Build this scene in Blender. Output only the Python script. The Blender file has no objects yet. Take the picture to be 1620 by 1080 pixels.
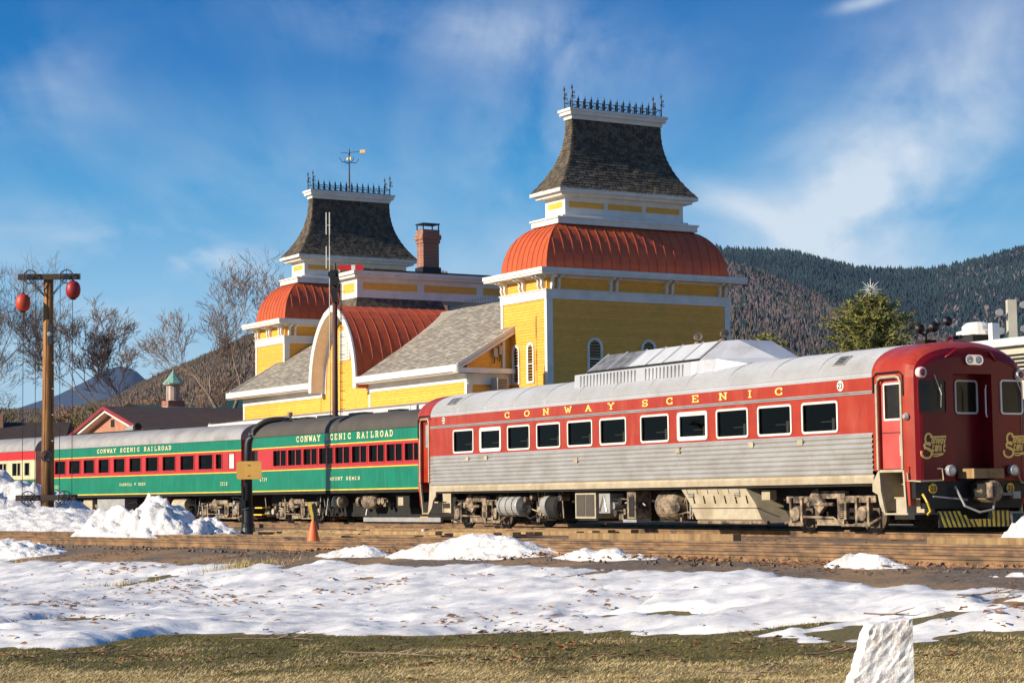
import bpy, math, random
from mathutils import Vector, Matrix, noise
random.seed(7)
R = random.Random(11)
C = bpy.context.scene.collection
SC = bpy.context.scene
pi = math.pi; sin = math.sin; cos = math.cos

# ------------------------------------------------------------------ camera, sky, sun, exposure
EYE = 0.857
PITCH, ROLL = .0921, .0112
cd = bpy.data.cameras.new('camera'); cam = bpy.data.objects.new('camera', cd); C.objects.link(cam)
cd.sensor_width = 36; cd.lens = 3248.11 / 1620 * 36; cd.shift_y = -50 / 1620
cd.clip_start = .2; cd.clip_end = 20000
s_, c_ = sin(PITCH), cos(PITCH); sr, cr = sin(ROLL), cos(ROLL)
Xa = Vector((1, 0, 0)); Ya = Vector((0, c_, s_)); Za = Vector((0, -s_, c_))
right = Xa * cr - Za * sr; up = Xa * sr + Za * cr; back = -Ya
cam.matrix_world = Matrix(((right.x, up.x, back.x, 0), (right.y, up.y, back.y, 0), (right.z, up.z, back.z, EYE), (0, 0, 0, 1)))
SC.camera = cam
SUN_EL = math.radians(23); SX, SY = -.905, -.425
SUN_AZ = math.atan2(SX, SY)
W = bpy.data.worlds.new('World'); SC.world = W; W.use_nodes = True
nt = W.node_tree; nt.nodes.clear()
def N(nt, t, **kw):
    n = nt.nodes.new(t)
    for k, v in kw.items(): setattr(n, k, v)
    return n
sky = N(nt, 'ShaderNodeTexSky', sky_type='NISHITA', sun_disc=False, sun_elevation=SUN_EL, sun_rotation=SUN_AZ)
sky.air_density = 1.0; sky.dust_density = .3; sky.ozone_density = 2.0
geo = N(nt, 'ShaderNodeTexCoord')
def mathn(nt, op, a, b=None, c=None, clamp=False):
    n = N(nt, 'ShaderNodeMath', operation=op); n.use_clamp = clamp
    for i, v in enumerate((a, b, c)):
        if v is None: continue
        if isinstance(v, (int, float)): n.inputs[i].default_value = v
        else: nt.links.new(v, n.inputs[i])
    return n.outputs[0]
def mixc(nt, f, a, b, mode='MIX'):
    n = N(nt, 'ShaderNodeMix', data_type='RGBA', blend_type=mode)
    for i, v in ((0, f), (6, a), (7, b)):
        if isinstance(v, (int, float)): n.inputs[i].default_value = v
        elif isinstance(v, tuple): n.inputs[i].default_value = (*v, 1) if len(v) == 3 else v
        else: nt.links.new(v, n.inputs[i])
    return n.outputs[2]
def ramp(nt, f, stops):
    n = N(nt, 'ShaderNodeValToRGB'); e = n.color_ramp.elements
    while len(e) < len(stops): e.new(.5)
    for el, (p, c) in zip(e, stops):
        el.position = p; el.color = (c, c, c, 1) if isinstance(c, (int, float)) else (*c, 1)
    nt.links.new(f, n.inputs[0]); return n.outputs[0]
def noisen(nt, vec, scale, detail=4, rough=.55, dist=0):
    n = N(nt, 'ShaderNodeTexNoise'); n.inputs['Scale'].default_value = scale; n.inputs['Detail'].default_value = detail
    n.inputs['Roughness'].default_value = rough; n.inputs['Distortion'].default_value = dist
    nt.links.new(vec, n.inputs['Vector']); return n.outputs[0]
def mapn(nt, vec, scale=(1, 1, 1), rot=(0, 0, 0), loc=(0, 0, 0)):
    n = N(nt, 'ShaderNodeMapping'); n.inputs['Scale'].default_value = scale; n.inputs['Rotation'].default_value = rot; n.inputs['Location'].default_value = loc
    nt.links.new(vec, n.inputs[0]); return n.outputs[0]
d = geo.outputs['Generated']
sep = N(nt, 'ShaderNodeSeparateXYZ'); nt.links.new(d, sep.inputs[0])
# thin cirrus laid on a high plane: direction divided by height
zz = mathn(nt, 'MAXIMUM', mathn(nt, 'ADD', sep.outputs[2], .16), .02)
cx = mathn(nt, 'DIVIDE', sep.outputs[0], zz); cy = mathn(nt, 'DIVIDE', sep.outputs[1], zz)
cmb = N(nt, 'ShaderNodeCombineXYZ'); nt.links.new(cx, cmb.inputs[0]); nt.links.new(cy, cmb.inputs[1])
v1 = mapn(nt, cmb.outputs[0], (1.5, .75, 1), (0, 0, math.radians(-62)), (3.1, 1.7, 0))
n1 = noisen(nt, v1, 1.7, 7, .54, .5)
v2 = mapn(nt, cmb.outputs[0], (3.2, 1.0, 1), (0, 0, math.radians(-66)), (1.2, 5.4, 0))
n2 = noisen(nt, v2, 1.2, 6, .55, 1.2)
yy_ = mathn(nt, 'MAXIMUM', mathn(nt, 'ABSOLUTE', sep.outputs[1]), .05)
az = mathn(nt, 'ARCTAN2', sep.outputs[0], sep.outputs[1]); el = mathn(nt, 'DIVIDE', sep.outputs[2], mathn(nt, 'MAXIMUM', mathn(nt, 'SQRT', mathn(nt, 'SUBTRACT', 1.0, mathn(nt, 'MULTIPLY', sep.outputs[2], sep.outputs[2]))), .05))
cover = None
for ca_, ce_, wa_, we_, k_, tl_ in ((.183, .148, .045, .030, 1.15, .35), (.125, .135, .075, .010, .45, -.45), (-.02, .232, .085, .016, .55, -.12), (.215, .205, .075, .030, .38, .3), (-.165, .122, .055, .009, .85, -.22), (-.225, .205, .030, .030, .35, 0), (-.10, .15, .09, .035, .20, .1), (.02, .175, .05, .05, .35, 0), (.175, .240, .012, .003, .7, .2), (-.19, .10, .10, .03, .4, 0), (.10, .10, .10, .03, .35, 0)):
    da = mathn(nt, 'SUBTRACT', az, ca_); de = mathn(nt, 'SUBTRACT', mathn(nt, 'SUBTRACT', el, ce_), mathn(nt, 'MULTIPLY', da, tl_))
    q = mathn(nt, 'ADD', mathn(nt, 'POWER', mathn(nt, 'ABSOLUTE', mathn(nt, 'DIVIDE', da, wa_)), 2.), mathn(nt, 'POWER', mathn(nt, 'ABSOLUTE', mathn(nt, 'DIVIDE', de, we_)), 2.))
    gq = mathn(nt, 'MULTIPLY', mathn(nt, 'EXPONENT', mathn(nt, 'MULTIPLY', q, -.8)), k_)
    cover = gq if cover is None else mathn(nt, 'ADD', cover, gq)
cover = mathn(nt, 'ADD', cover, .05)      # thin cirrus everywhere, thicker in drifting patches
nn = mathn(nt, 'MULTIPLY', n1, mathn(nt, 'ADD', n2, .45))
cl = mathn(nt, 'MULTIPLY', ramp(nt, nn, [(.34, .0), (.78, 1)]), mathn(nt, 'MULTIPLY', cover, 1.7), clamp=True)
def rgbramp(f, stops): return ramp(nt, f, stops)
KX = 1 / (.088 * 1.27)
grad = ramp(nt, el, [(0, (.56, .76, .88)), (.05, (.42, .68, .86)), (.10, (.27, .56, .83)), (.155, (.06, .35, .70)), (.21, (.0, .19, .55)), (.27, (.0, .135, .45)), (1, (.0, .10, .36))])
gs = N(nt, 'ShaderNodeMix', data_type='RGBA', blend_type='MULTIPLY'); gs.inputs[0].default_value = 1; nt.links.new(grad, gs.inputs[6]); gs.inputs[7].default_value = (KX, KX, KX, 1)
skyc = mixc(nt, .94, sky.outputs[0], gs.outputs[2])
skyc = mixc(nt, mathn(nt, 'MULTIPLY', cl, .82), skyc, (.80 * KX, .87 * KX, .94 * KX))
bg = N(nt, 'ShaderNodeBackground'); bg.inputs[1].default_value = .088
nt.links.new(skyc, bg.inputs[0]); wo = N(nt, 'ShaderNodeOutputWorld'); nt.links.new(bg.outputs[0], wo.inputs[0])
sl = bpy.data.lights.new('sun', 'SUN'); sl.energy = 5.0; sl.angle = math.radians(.5); sl.color = (1, .90, .74)
so = bpy.data.objects.new('sun', sl); C.objects.link(so)
sdir = Vector((SX * cos(SUN_EL), SY * cos(SUN_EL), sin(SUN_EL))).normalized()
so.rotation_euler = sdir.to_track_quat('Z', 'Y').to_euler()
SC.view_settings.view_transform = 'Standard'; SC.view_settings.look = 'None'
SC.view_settings.exposure = 0.35; SC.view_settings.gamma = 1; SC.view_settings.use_curve_mapping = False
SC.cycles.max_bounces = 6; SC.cycles.transparent_max_bounces = 12; SC.cycles.volume_bounces = 0

# ------------------------------------------------------------------ materials
MATS = {}
def M(name, col, rough=.6, metal=0., col2=None, scale=2.5, lo=.35, hi=.65, bump=0., bscale=30., stretch=(1, 1, 1), bstretch=(1, 1, 1), dirt=None, dscale=.8, dlo=.5, dhi=.75, dst=(1, 1, 1), rnd=0., emit=None, spec=None, fine=0.):
    m = bpy.data.materials.new(name); m.use_nodes = True; t = m.node_tree; MATS[name] = m
    b = t.nodes['Principled BSDF']
    g = N(t, 'ShaderNodeNewGeometry').outputs['Position']
    if col2 is None: col2 = tuple(c * .78 for c in col)
    v = mapn(t, g, stretch)
    f = ramp(t, noisen(t, v, scale, 5, .6), [(lo, 0), (hi, 1)])
    c = mixc(t, f, col, col2)
    if dirt: c = mixc(t, ramp(t, noisen(t, mapn(t, g, dst, loc=(7, 3, 1)), dscale, 7, .68), [(dlo, 0), (dhi, 1)]), c, dirt)
    if rnd:
        oi = N(t, 'ShaderNodeObjectInfo')
        k = mathn(t, 'ADD', mathn(t, 'MULTIPLY', oi.outputs['Random'], rnd * 2), 1 - rnd)
        cc = N(t, 'ShaderNodeCombineColor'); [t.links.new(k, cc.inputs[i]) for i in range(3)]
        c = mixc(t, 1.0, c, cc.outputs[0], 'MULTIPLY')
    if fine:
        k = ramp(t, noisen(t, g, 60, 3, .7), [(.3, 1 - fine), (.7, 1 + fine)]); c = mixc(t, 1.0, c, k, 'MULTIPLY')
    t.links.new(c, b.inputs['Base Color'])
    b.inputs['Roughness'].default_value = rough; b.inputs['Metallic'].default_value = metal
    if spec is not None: b.inputs['Specular IOR Level'].default_value = spec
    if bump:
        bn = N(t, 'ShaderNodeBump'); bn.inputs['Strength'].default_value = 1; bn.inputs['Distance'].default_value = bump
        t.links.new(noisen(t, mapn(t, g, bstretch), bscale, 5, .65), bn.inputs['Height']); t.links.new(bn.outputs[0], b.inputs['Normal'])
    if emit: b.inputs['Emission Color'].default_value = (*emit[0], 1); b.inputs['Emission Strength'].default_value = emit[1]
    return m
yellow = M('yellow_clapboard_paint', (.88, .445, .065), .6, col2=(.77, .365, .04), scale=3, rnd=.06, dirt=(.60, .34, .06), dlo=.52, dhi=.85, stretch=(1, 1, 3))
white = M('white_trim_paint', (.80, .77, .70), .55, col2=(.70, .66, .58), scale=2, dirt=(.50, .45, .38), dlo=.56, dhi=.85)
redroof = M('red_standing_seam_paint', (.60, .105, .020), .52, col2=(.50, .078, .014), scale=1.2, dirt=(.36, .06, .03), dlo=.5, dhi=.8)
redseam = M('red_seam_paint', (.50, .08, .02), .45)
shd = M('dark_shingle', (.135, .105, .065), .9, col2=(.075, .06, .045), scale=6, rnd=.45, bump=.004, bscale=60)
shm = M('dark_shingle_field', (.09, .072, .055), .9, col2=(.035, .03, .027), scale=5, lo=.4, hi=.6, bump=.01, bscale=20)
sh2 = M('pale_tan_shingle', (.54, .475, .37), .9, col2=(.42, .365, .285), scale=5, bump=.006, bscale=40)
sh3 = M('brown_tan_shingle', (.38, .325, .25), .9, col2=(.27, .23, .18), scale=5, bump=.006, bscale=40)
shl = M('weathered_tan_shingle', (.46, .40, .31), .9, col2=(.33, .285, .22), scale=4, lo=.35, hi=.65, rnd=.2, bump=.006, bscale=40)
iron = M('cresting_iron', (.035, .05, .065), .55, .3)
black = M('black_paint', (.012, .012, .013), .5)
dark = M('underframe_grime_shade', (.010, .009, .008), .85, col2=(.022, .018, .014), scale=4)  # grime black, also used to fill gaps that only lie in shade
brick = bpy.data.materials.new('brick_masonry'); brick.use_nodes = True
t = brick.node_tree; g = N(t, 'ShaderNodeNewGeometry').outputs['Position']
bt = N(t, 'ShaderNodeTexBrick'); bt.inputs['Scale'].default_value = 1; bt.inputs['Brick Width'].default_value = .22; bt.inputs['Row Height'].default_value = .078; bt.inputs['Mortar Size'].default_value = .010
bt.inputs['Color1'].default_value = (.34, .10, .045, 1); bt.inputs['Color2'].default_value = (.22, .06, .03, 1); bt.inputs['Mortar'].default_value = (.36, .30, .24, 1)
sp = N(t, 'ShaderNodeSeparateXYZ'); t.links.new(g, sp.inputs[0]); cb = N(t, 'ShaderNodeCombineXYZ')
t.links.new(mathn(t, 'ADD', mathn(t, 'MULTIPLY', sp.outputs[0], 1.3), sp.outputs[1]), cb.inputs[0]); t.links.new(sp.outputs[2], cb.inputs[1]); t.links.new(cb.outputs[0], bt.inputs[0])
t.links.new(bt.outputs[0], t.nodes['Principled BSDF'].inputs['Base Color']); t.nodes['Principled BSDF'].inputs['Roughness'].default_value = .85
steel = M('fluted_stainless', (.66, .63, .58), .36, .6, col2=(.54, .50, .44), scale=1.2, stretch=(1, 1, 2), dirt=(.42, .36, .27), dlo=.55, dhi=.85, dscale=1.2)
roofst = M('stainless_roof', (.58, .57, .57), .45, .4, col2=(.50, .49, .47), scale=.9, dirt=(.38, .35, .31), dlo=.55, dhi=.85)
cream = M('sandy_cream_paint', (.52, .44, .31), .55, col2=(.40, .33, .22), scale=3, dirt=(.26, .19, .11), dlo=.5, dhi=.8)
sand = M('dusty_truck_steel', (.46, .34, .22), .75, col2=(.16, .115, .075), scale=6, dirt=(.04, .03, .024), dlo=.44, dhi=.62, dscale=3)
rdcred = M('railcar_red_paint', (.40, .040, .013), .32, col2=(.33, .028, .010), scale=1.5, dirt=(.44, .085, .045), dst=(1.6, 1.6, .4), dscale=1.6, dlo=.48, dhi=.8)
rdcred_shade = M('railcar_red_in_shade', (.20, .006, .011), .30, spec=.25, col2=(.16, .005, .009), scale=1.2)  # the railcar red again, darkened to stand for the shaded end
doorred = M('faded_door_red', (.56, .10, .085), .45, col2=(.48, .07, .055), scale=2)
gold = M('gold_lettering', (1.0, .70, .20), .5, col2=(.9, .60, .15))
goldtxt = M('cream_lettering', (.85, .74, .42), .5)
green = M('coach_green_paint', (.004, .20, .11), .30, col2=(.004, .16, .09), scale=1.2, dirt=(.035, .235, .14), dst=(3, 3, .4), dscale=2, dlo=.5, dhi=.8)
green2 = M('olive_green_paint', (.05, .17, .05), .4)
coachred = M('coach_red_paint', (.52, .035, .035), .38, col2=(.44, .03, .03), scale=1.5)
brightred = M('letterboard_red', (.62, .02, .02), .4)
yel = M('stripe_yellow', (.85, .60, .06), .45)
olive = M('olive_grey_roof_paint', (.085, .070, .055), .75, col2=(.065, .055, .043), scale=1.2)
grey = M('silver_grey_roof_paint', (.36, .35, .34), .6, col2=(.28, .26, .25), scale=1.5, dirt=(.20, .17, .15), dlo=.52, dhi=.8)
beige = M('cream_coach_paint', (.72, .62, .38), .5)
wood = M('weathered_timber', (.42, .27, .12), .85, col2=(.22, .13, .055), scale=5, stretch=(1, 1, .25), bump=.006, bscale=30, rnd=.2)
tiew = M('creosote_tie', (.22, .125, .06), .9, col2=(.09, .055, .03), scale=5, bump=.008, bscale=22, rnd=.35)
railm = M('rusty_rail', (.34, .19, .085), .7, .1, col2=(.13, .075, .04), scale=2.2, dirt=(.05, .035, .025), dlo=.5, dhi=.7, dscale=1.6, bump=.002)
railtop = M('polished_railhead', (.55, .47, .38), .35, .8, col2=(.40, .30, .20), scale=2)
pole = M('brown_pole_wood', (.46, .21, .05), .75, col2=(.24, .095, .022), scale=3, stretch=(4, 4, .35), dirt=(.05, .03, .018), dst=(5, 5, .25), dlo=.46, dhi=.62, bump=.004, bscale=20)
ballm = M('signal_ball_red', (.58, .06, .02), .5, col2=(.45, .04, .015))
ballm2 = M('signal_ball_deep_red', (.34, .012, .014), .5)
orange = M('cone_orange', (.85, .16, .03), .5, col2=(.75, .12, .03))
ochre = M('ochre_sign_paint', (.72, .40, .09), .6, col2=(.64, .34, .07))
grym = M('light_grey_metal', (.42, .41, .39), .5, .2)
silver = M('bright_metal', (.8, .8, .8), .2, 1.)
snowm = M('old_snow', (.92, .875, .81), .6, col2=(.70, .665, .63), scale=.9, lo=.38, hi=.62, stretch=(.7, 1.8, 1), dirt=(.38, .35, .32), dlo=.52, dhi=.80, dscale=2.6, bump=.02, bscale=7, bstretch=(.6, 1.6, 1), fine=.07)
icem = M('granular_snow', (.90, .86, .80), .6, col2=(.64, .60, .56), scale=5, lo=.42, hi=.68, dirt=(.36, .30, .24), dlo=.54, dhi=.76, dscale=2.6, bump=.06, bscale=7)
gran = M('rough_granite', (.92, .89, .86), .9, col2=(.80, .73, .68), scale=14, dirt=(.30, .22, .17), dlo=.52, dhi=.72, dscale=6, bump=.012, bscale=30, fine=.12)
leafm = M('dry_leaf', (.40, .20, .09), .8, col2=(.22, .10, .045), scale=20)
barkm = M('grey_brown_bark', (.30, .22, .15), .9, col2=(.12, .085, .06), scale=3)
twigm = M('reddish_twig', (.31, .21, .15), .9, col2=(.20, .13, .09), scale=2)
seatm = M('grey_seat', (.30, .33, .29), .6)
green_cop = M('verdigris_copper', (.22, .42, .33), .6, col2=(.16, .32, .26))
dgreen = M('dark_green_roofing', (.02, .07, .055), .6)
blackroof = M('black_asphalt_roof', (.035, .022, .018), .85, col2=(.06, .035, .025), scale=2)
pinkbrick = M('pale_brick_wall', (.50, .24, .15), .85, col2=(.40, .17, .10), scale=2, bump=.01, bscale=12)
redtrim = M('dark_red_trim', (.30, .03, .03), .5)
lamp = M('lamp_lens', (.8, .8, .78), .12, .1)
redlens = M('red_lens', (.25, .02, .03), .15)
star = M('white_star_paint', (.9, .9, .85), .5)
locow = M('cream_locomotive_paint', (.60, .54, .42), .5, col2=(.50, .44, .33))
glass = bpy.data.materials.new('window_glass'); glass.use_nodes = True; t = glass.node_tree; t.nodes.clear()
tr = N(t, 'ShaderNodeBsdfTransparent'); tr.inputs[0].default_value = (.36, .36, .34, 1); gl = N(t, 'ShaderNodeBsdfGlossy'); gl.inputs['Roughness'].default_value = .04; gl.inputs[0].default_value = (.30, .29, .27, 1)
fr = N(t, 'ShaderNodeFresnel'); fr.inputs[0].default_value = 1.5; ms = N(t, 'ShaderNodeMixShader'); om = N(t, 'ShaderNodeOutputMaterial')
t.links.new(fr.outputs[0], ms.inputs[0]); t.links.new(tr.outputs[0], ms.inputs[1]); t.links.new(gl.outputs[0], ms.inputs[2]); t.links.new(ms.outputs[0], om.inputs[0])
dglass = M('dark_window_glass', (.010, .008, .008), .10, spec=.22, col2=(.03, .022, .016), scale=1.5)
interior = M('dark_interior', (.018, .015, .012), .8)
curtain = M('tan_blind', (.42, .33, .2), .8)

# ------------------------------------------------------------------ mesh helpers
class MB:
    def __init__(s): s.v = []; s.f = []; s.m = []; s.mats = []
    def mi(s, mat):
        if mat is None: return 0
        if mat not in s.mats: s.mats.append(mat)
        return s.mats.index(mat)
    def poly(s, pts, mat=None):
        i = len(s.v); s.v += [tuple(p) for p in pts]; s.f.append(tuple(range(i, i + len(pts)))); s.m.append(s.mi(mat))
    def box(s, a, b, mat=None):
        x0, y0, z0 = a; x1, y1, z1 = b; i = len(s.v); k = s.mi(mat)
        s.v += [(x0, y0, z0), (x1, y0, z0), (x1, y1, z0), (x0, y1, z0), (x0, y0, z1), (x1, y0, z1), (x1, y1, z1), (x0, y1, z1)]
        for f in ((0, 3, 2, 1), (4, 5, 6, 7), (0, 1, 5, 4), (1, 2, 6, 5), (2, 3, 7, 6), (3, 0, 4, 7)): s.f.append(tuple(i + q for q in f)); s.m.append(k)
    def hexa(s, p, mat=None):   # 8 points, bottom 4 then top 4
        i = len(s.v); k = s.mi(mat); s.v += [tuple(q) for q in p]
        for f in ((0, 3, 2, 1), (4, 5, 6, 7), (0, 1, 5, 4), (1, 2, 6, 5), (2, 3, 7, 6), (3, 0, 4, 7)): s.f.append(tuple(i + q for q in f)); s.m.append(k)
    def prism(s, outline, fn, mat=None, cap=True):   # outline: 2d pts; fn(p,t)->3d, t 0/1
        n = len(outline); i = len(s.v); k = s.mi(mat)
        s.v += [tuple(fn(p, 0)) for p in outline] + [tuple(fn(p, 1)) for p in outline]
        for j in range(n): s.f.append((i + j, i + (j + 1) % n, i + n + (j + 1) % n, i + n + j)); s.m.append(k)
        if cap:
            s.f.append(tuple(i + j for j in range(n))[::-1]); s.m.append(k)
            s.f.append(tuple(i + n + j for j in range(n))); s.m.append(k)
    def tube(s, pts, r, n=6, mat=None, caps=True):
        pts = [Vector(p) for p in pts]; k = s.mi(mat); i = len(s.v); m = len(pts)
        rs = r if isinstance(r, (list, tuple)) else [r] * m
        for j, p in enumerate(pts):
            d = (pts[min(j + 1, m - 1)] - pts[max(j - 1, 0)]); d = d.normalized() if d.length > 1e-9 else Vector((0, 0, 1))
            a = Vector((0, 0, 1)) if abs(d.z) < .9 else Vector((1, 0, 0))
            x = d.cross(a).normalized(); y = d.cross(x).normalized()
            for q in range(n):
                t = 2 * pi * q / n; s.v.append(tuple(p + x * (cos(t) * rs[j]) + y * (sin(t) * rs[j])))
        for j in range(m - 1):
            for q in range(n):
                a = i + j * n + q; b = i + j * n + (q + 1) % n
                s.f.append((a, b, b + n, a + n)); s.m.append(k)
        if caps:
            s.f.append(tuple(i + q for q in range(n))[::-1]); s.m.append(k); s.f.append(tuple(i + (m - 1) * n + q for q in range(n))); s.m.append(k)
    def cyl(s, a, b, r, n=16, mat=None): s.tube([a, b], r, n, mat)
    def ring(s, c, r, t, ax='y', n=24, mat=None):
        pts = []
        for j in range(n + 1):
            q = 2 * pi * j / n; o = {'y': (cos(q) * r, 0, sin(q) * r), 'x': (0, cos(q) * r, sin(q) * r), 'z': (cos(q) * r, sin(q) * r, 0)}[ax]
            pts.append((c[0] + o[0], c[1] + o[1], c[2] + o[2]))
        s.tube(pts, t, 5, mat, False)
    def lathe(s, c, prof, n=20, ax='z', mat=None):  # prof (r,h)
        k = s.mi(mat); i = len(s.v)
        for r, h in prof:
            for q in range(n):
                t = 2 * pi * q / n; a, b = cos(t) * r, sin(t) * r
                o = {'z': (a, b, h), 'x': (h, a, b), 'y': (a, h, b)}[ax]; s.v.append((c[0] + o[0], c[1] + o[1], c[2] + o[2]))
        for j in range(len(prof) - 1):
            for q in range(n):
                a = i + j * n + q; b = i + j * n + (q + 1) % n; s.f.append((a, b, b + n, a + n)); s.m.append(k)
        s.f.append(tuple(i + q for q in range(n))); s.m.append(k); s.f.append(tuple(i + (len(prof) - 1) * n + q for q in range(n))); s.m.append(k)
    def grid(s, P, mat=None, closed=False):
        k = s.mi(mat); i = len(s.v); a = len(P); b = len(P[0])
        for row in P: s.v += [tuple(p) for p in row]
        for r in range(a - 1):
            for q in range(b - (0 if closed else 1)):
                q2 = (q + 1) % b; s.f.append((i + r * b + q, i + r * b + q2, i + (r + 1) * b + q2, i + (r + 1) * b + q)); s.m.append(k)
    def build(s, name, mat=None, parent=None, smooth=False, **props):
        me = bpy.data.meshes.new(name); me.from_pydata(s.v, [], s.f)
        mats = list(s.mats)
        if not mats: mats = [mat]
        elif mat is not None and mat not in mats: pass
        for q in mats: me.materials.append(q)
        if len(mats) > 1: me.polygons.foreach_set('material_index', s.m)
        if smooth: me.polygons.foreach_set('use_smooth', [True] * len(me.polygons))
        me.update(); o = bpy.data.objects.new(name, me); C.objects.link(o)
        if parent: o.parent = parent
        for k, v in props.items(): o[k] = v
        return o
def fixn(o):
    import bmesh
    b = bmesh.new(); b.from_mesh(o.data); bmesh.ops.recalc_face_normals(b, faces=b.faces); b.to_mesh(o.data); b.free(); return o
UNIT = {}
def piece(name, parent, c, size, mat, rot=None):
    if (name, mat.name) not in UNIT:
        m = MB(); m.box((-.5, -.5, -.5), (.5, .5, .5), mat); o = m.build(name); UNIT[(name, mat.name)] = o.data
    else: o = bpy.data.objects.new(name, UNIT[(name, mat.name)]); C.objects.link(o)
    o.parent = parent; o.location = c; o.scale = size
    if rot: o.rotation_euler = rot
    return o
def root(name, loc, rz, label, cat, group=None):
    o = bpy.data.objects.new(name, None); C.objects.link(o); o.location = loc; o.rotation_euler = (0, 0, rz)
    o['label'] = label; o['category'] = cat
    if group: o['group'] = group
    return o
def tag(o, label=None, cat=None, group=None, kind=None):
    for k, v in (('label', label), ('category', cat), ('group', group), ('kind', kind)):
        if v: o[k] = v
    return o
def copyobj(o, parent=None, loc=None, rz=None):
    c = o.copy(); C.objects.link(c); c.parent = parent
    if loc is not None: c.location = loc
    if rz is not None: c.rotation_euler = (0, 0, rz)
    return c
def copytree(o, parent=None, loc=None, rz=None):
    c = copyobj(o, parent, loc, rz)
    for ch in list(o.children): copytree(ch, c)
    return c

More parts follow.
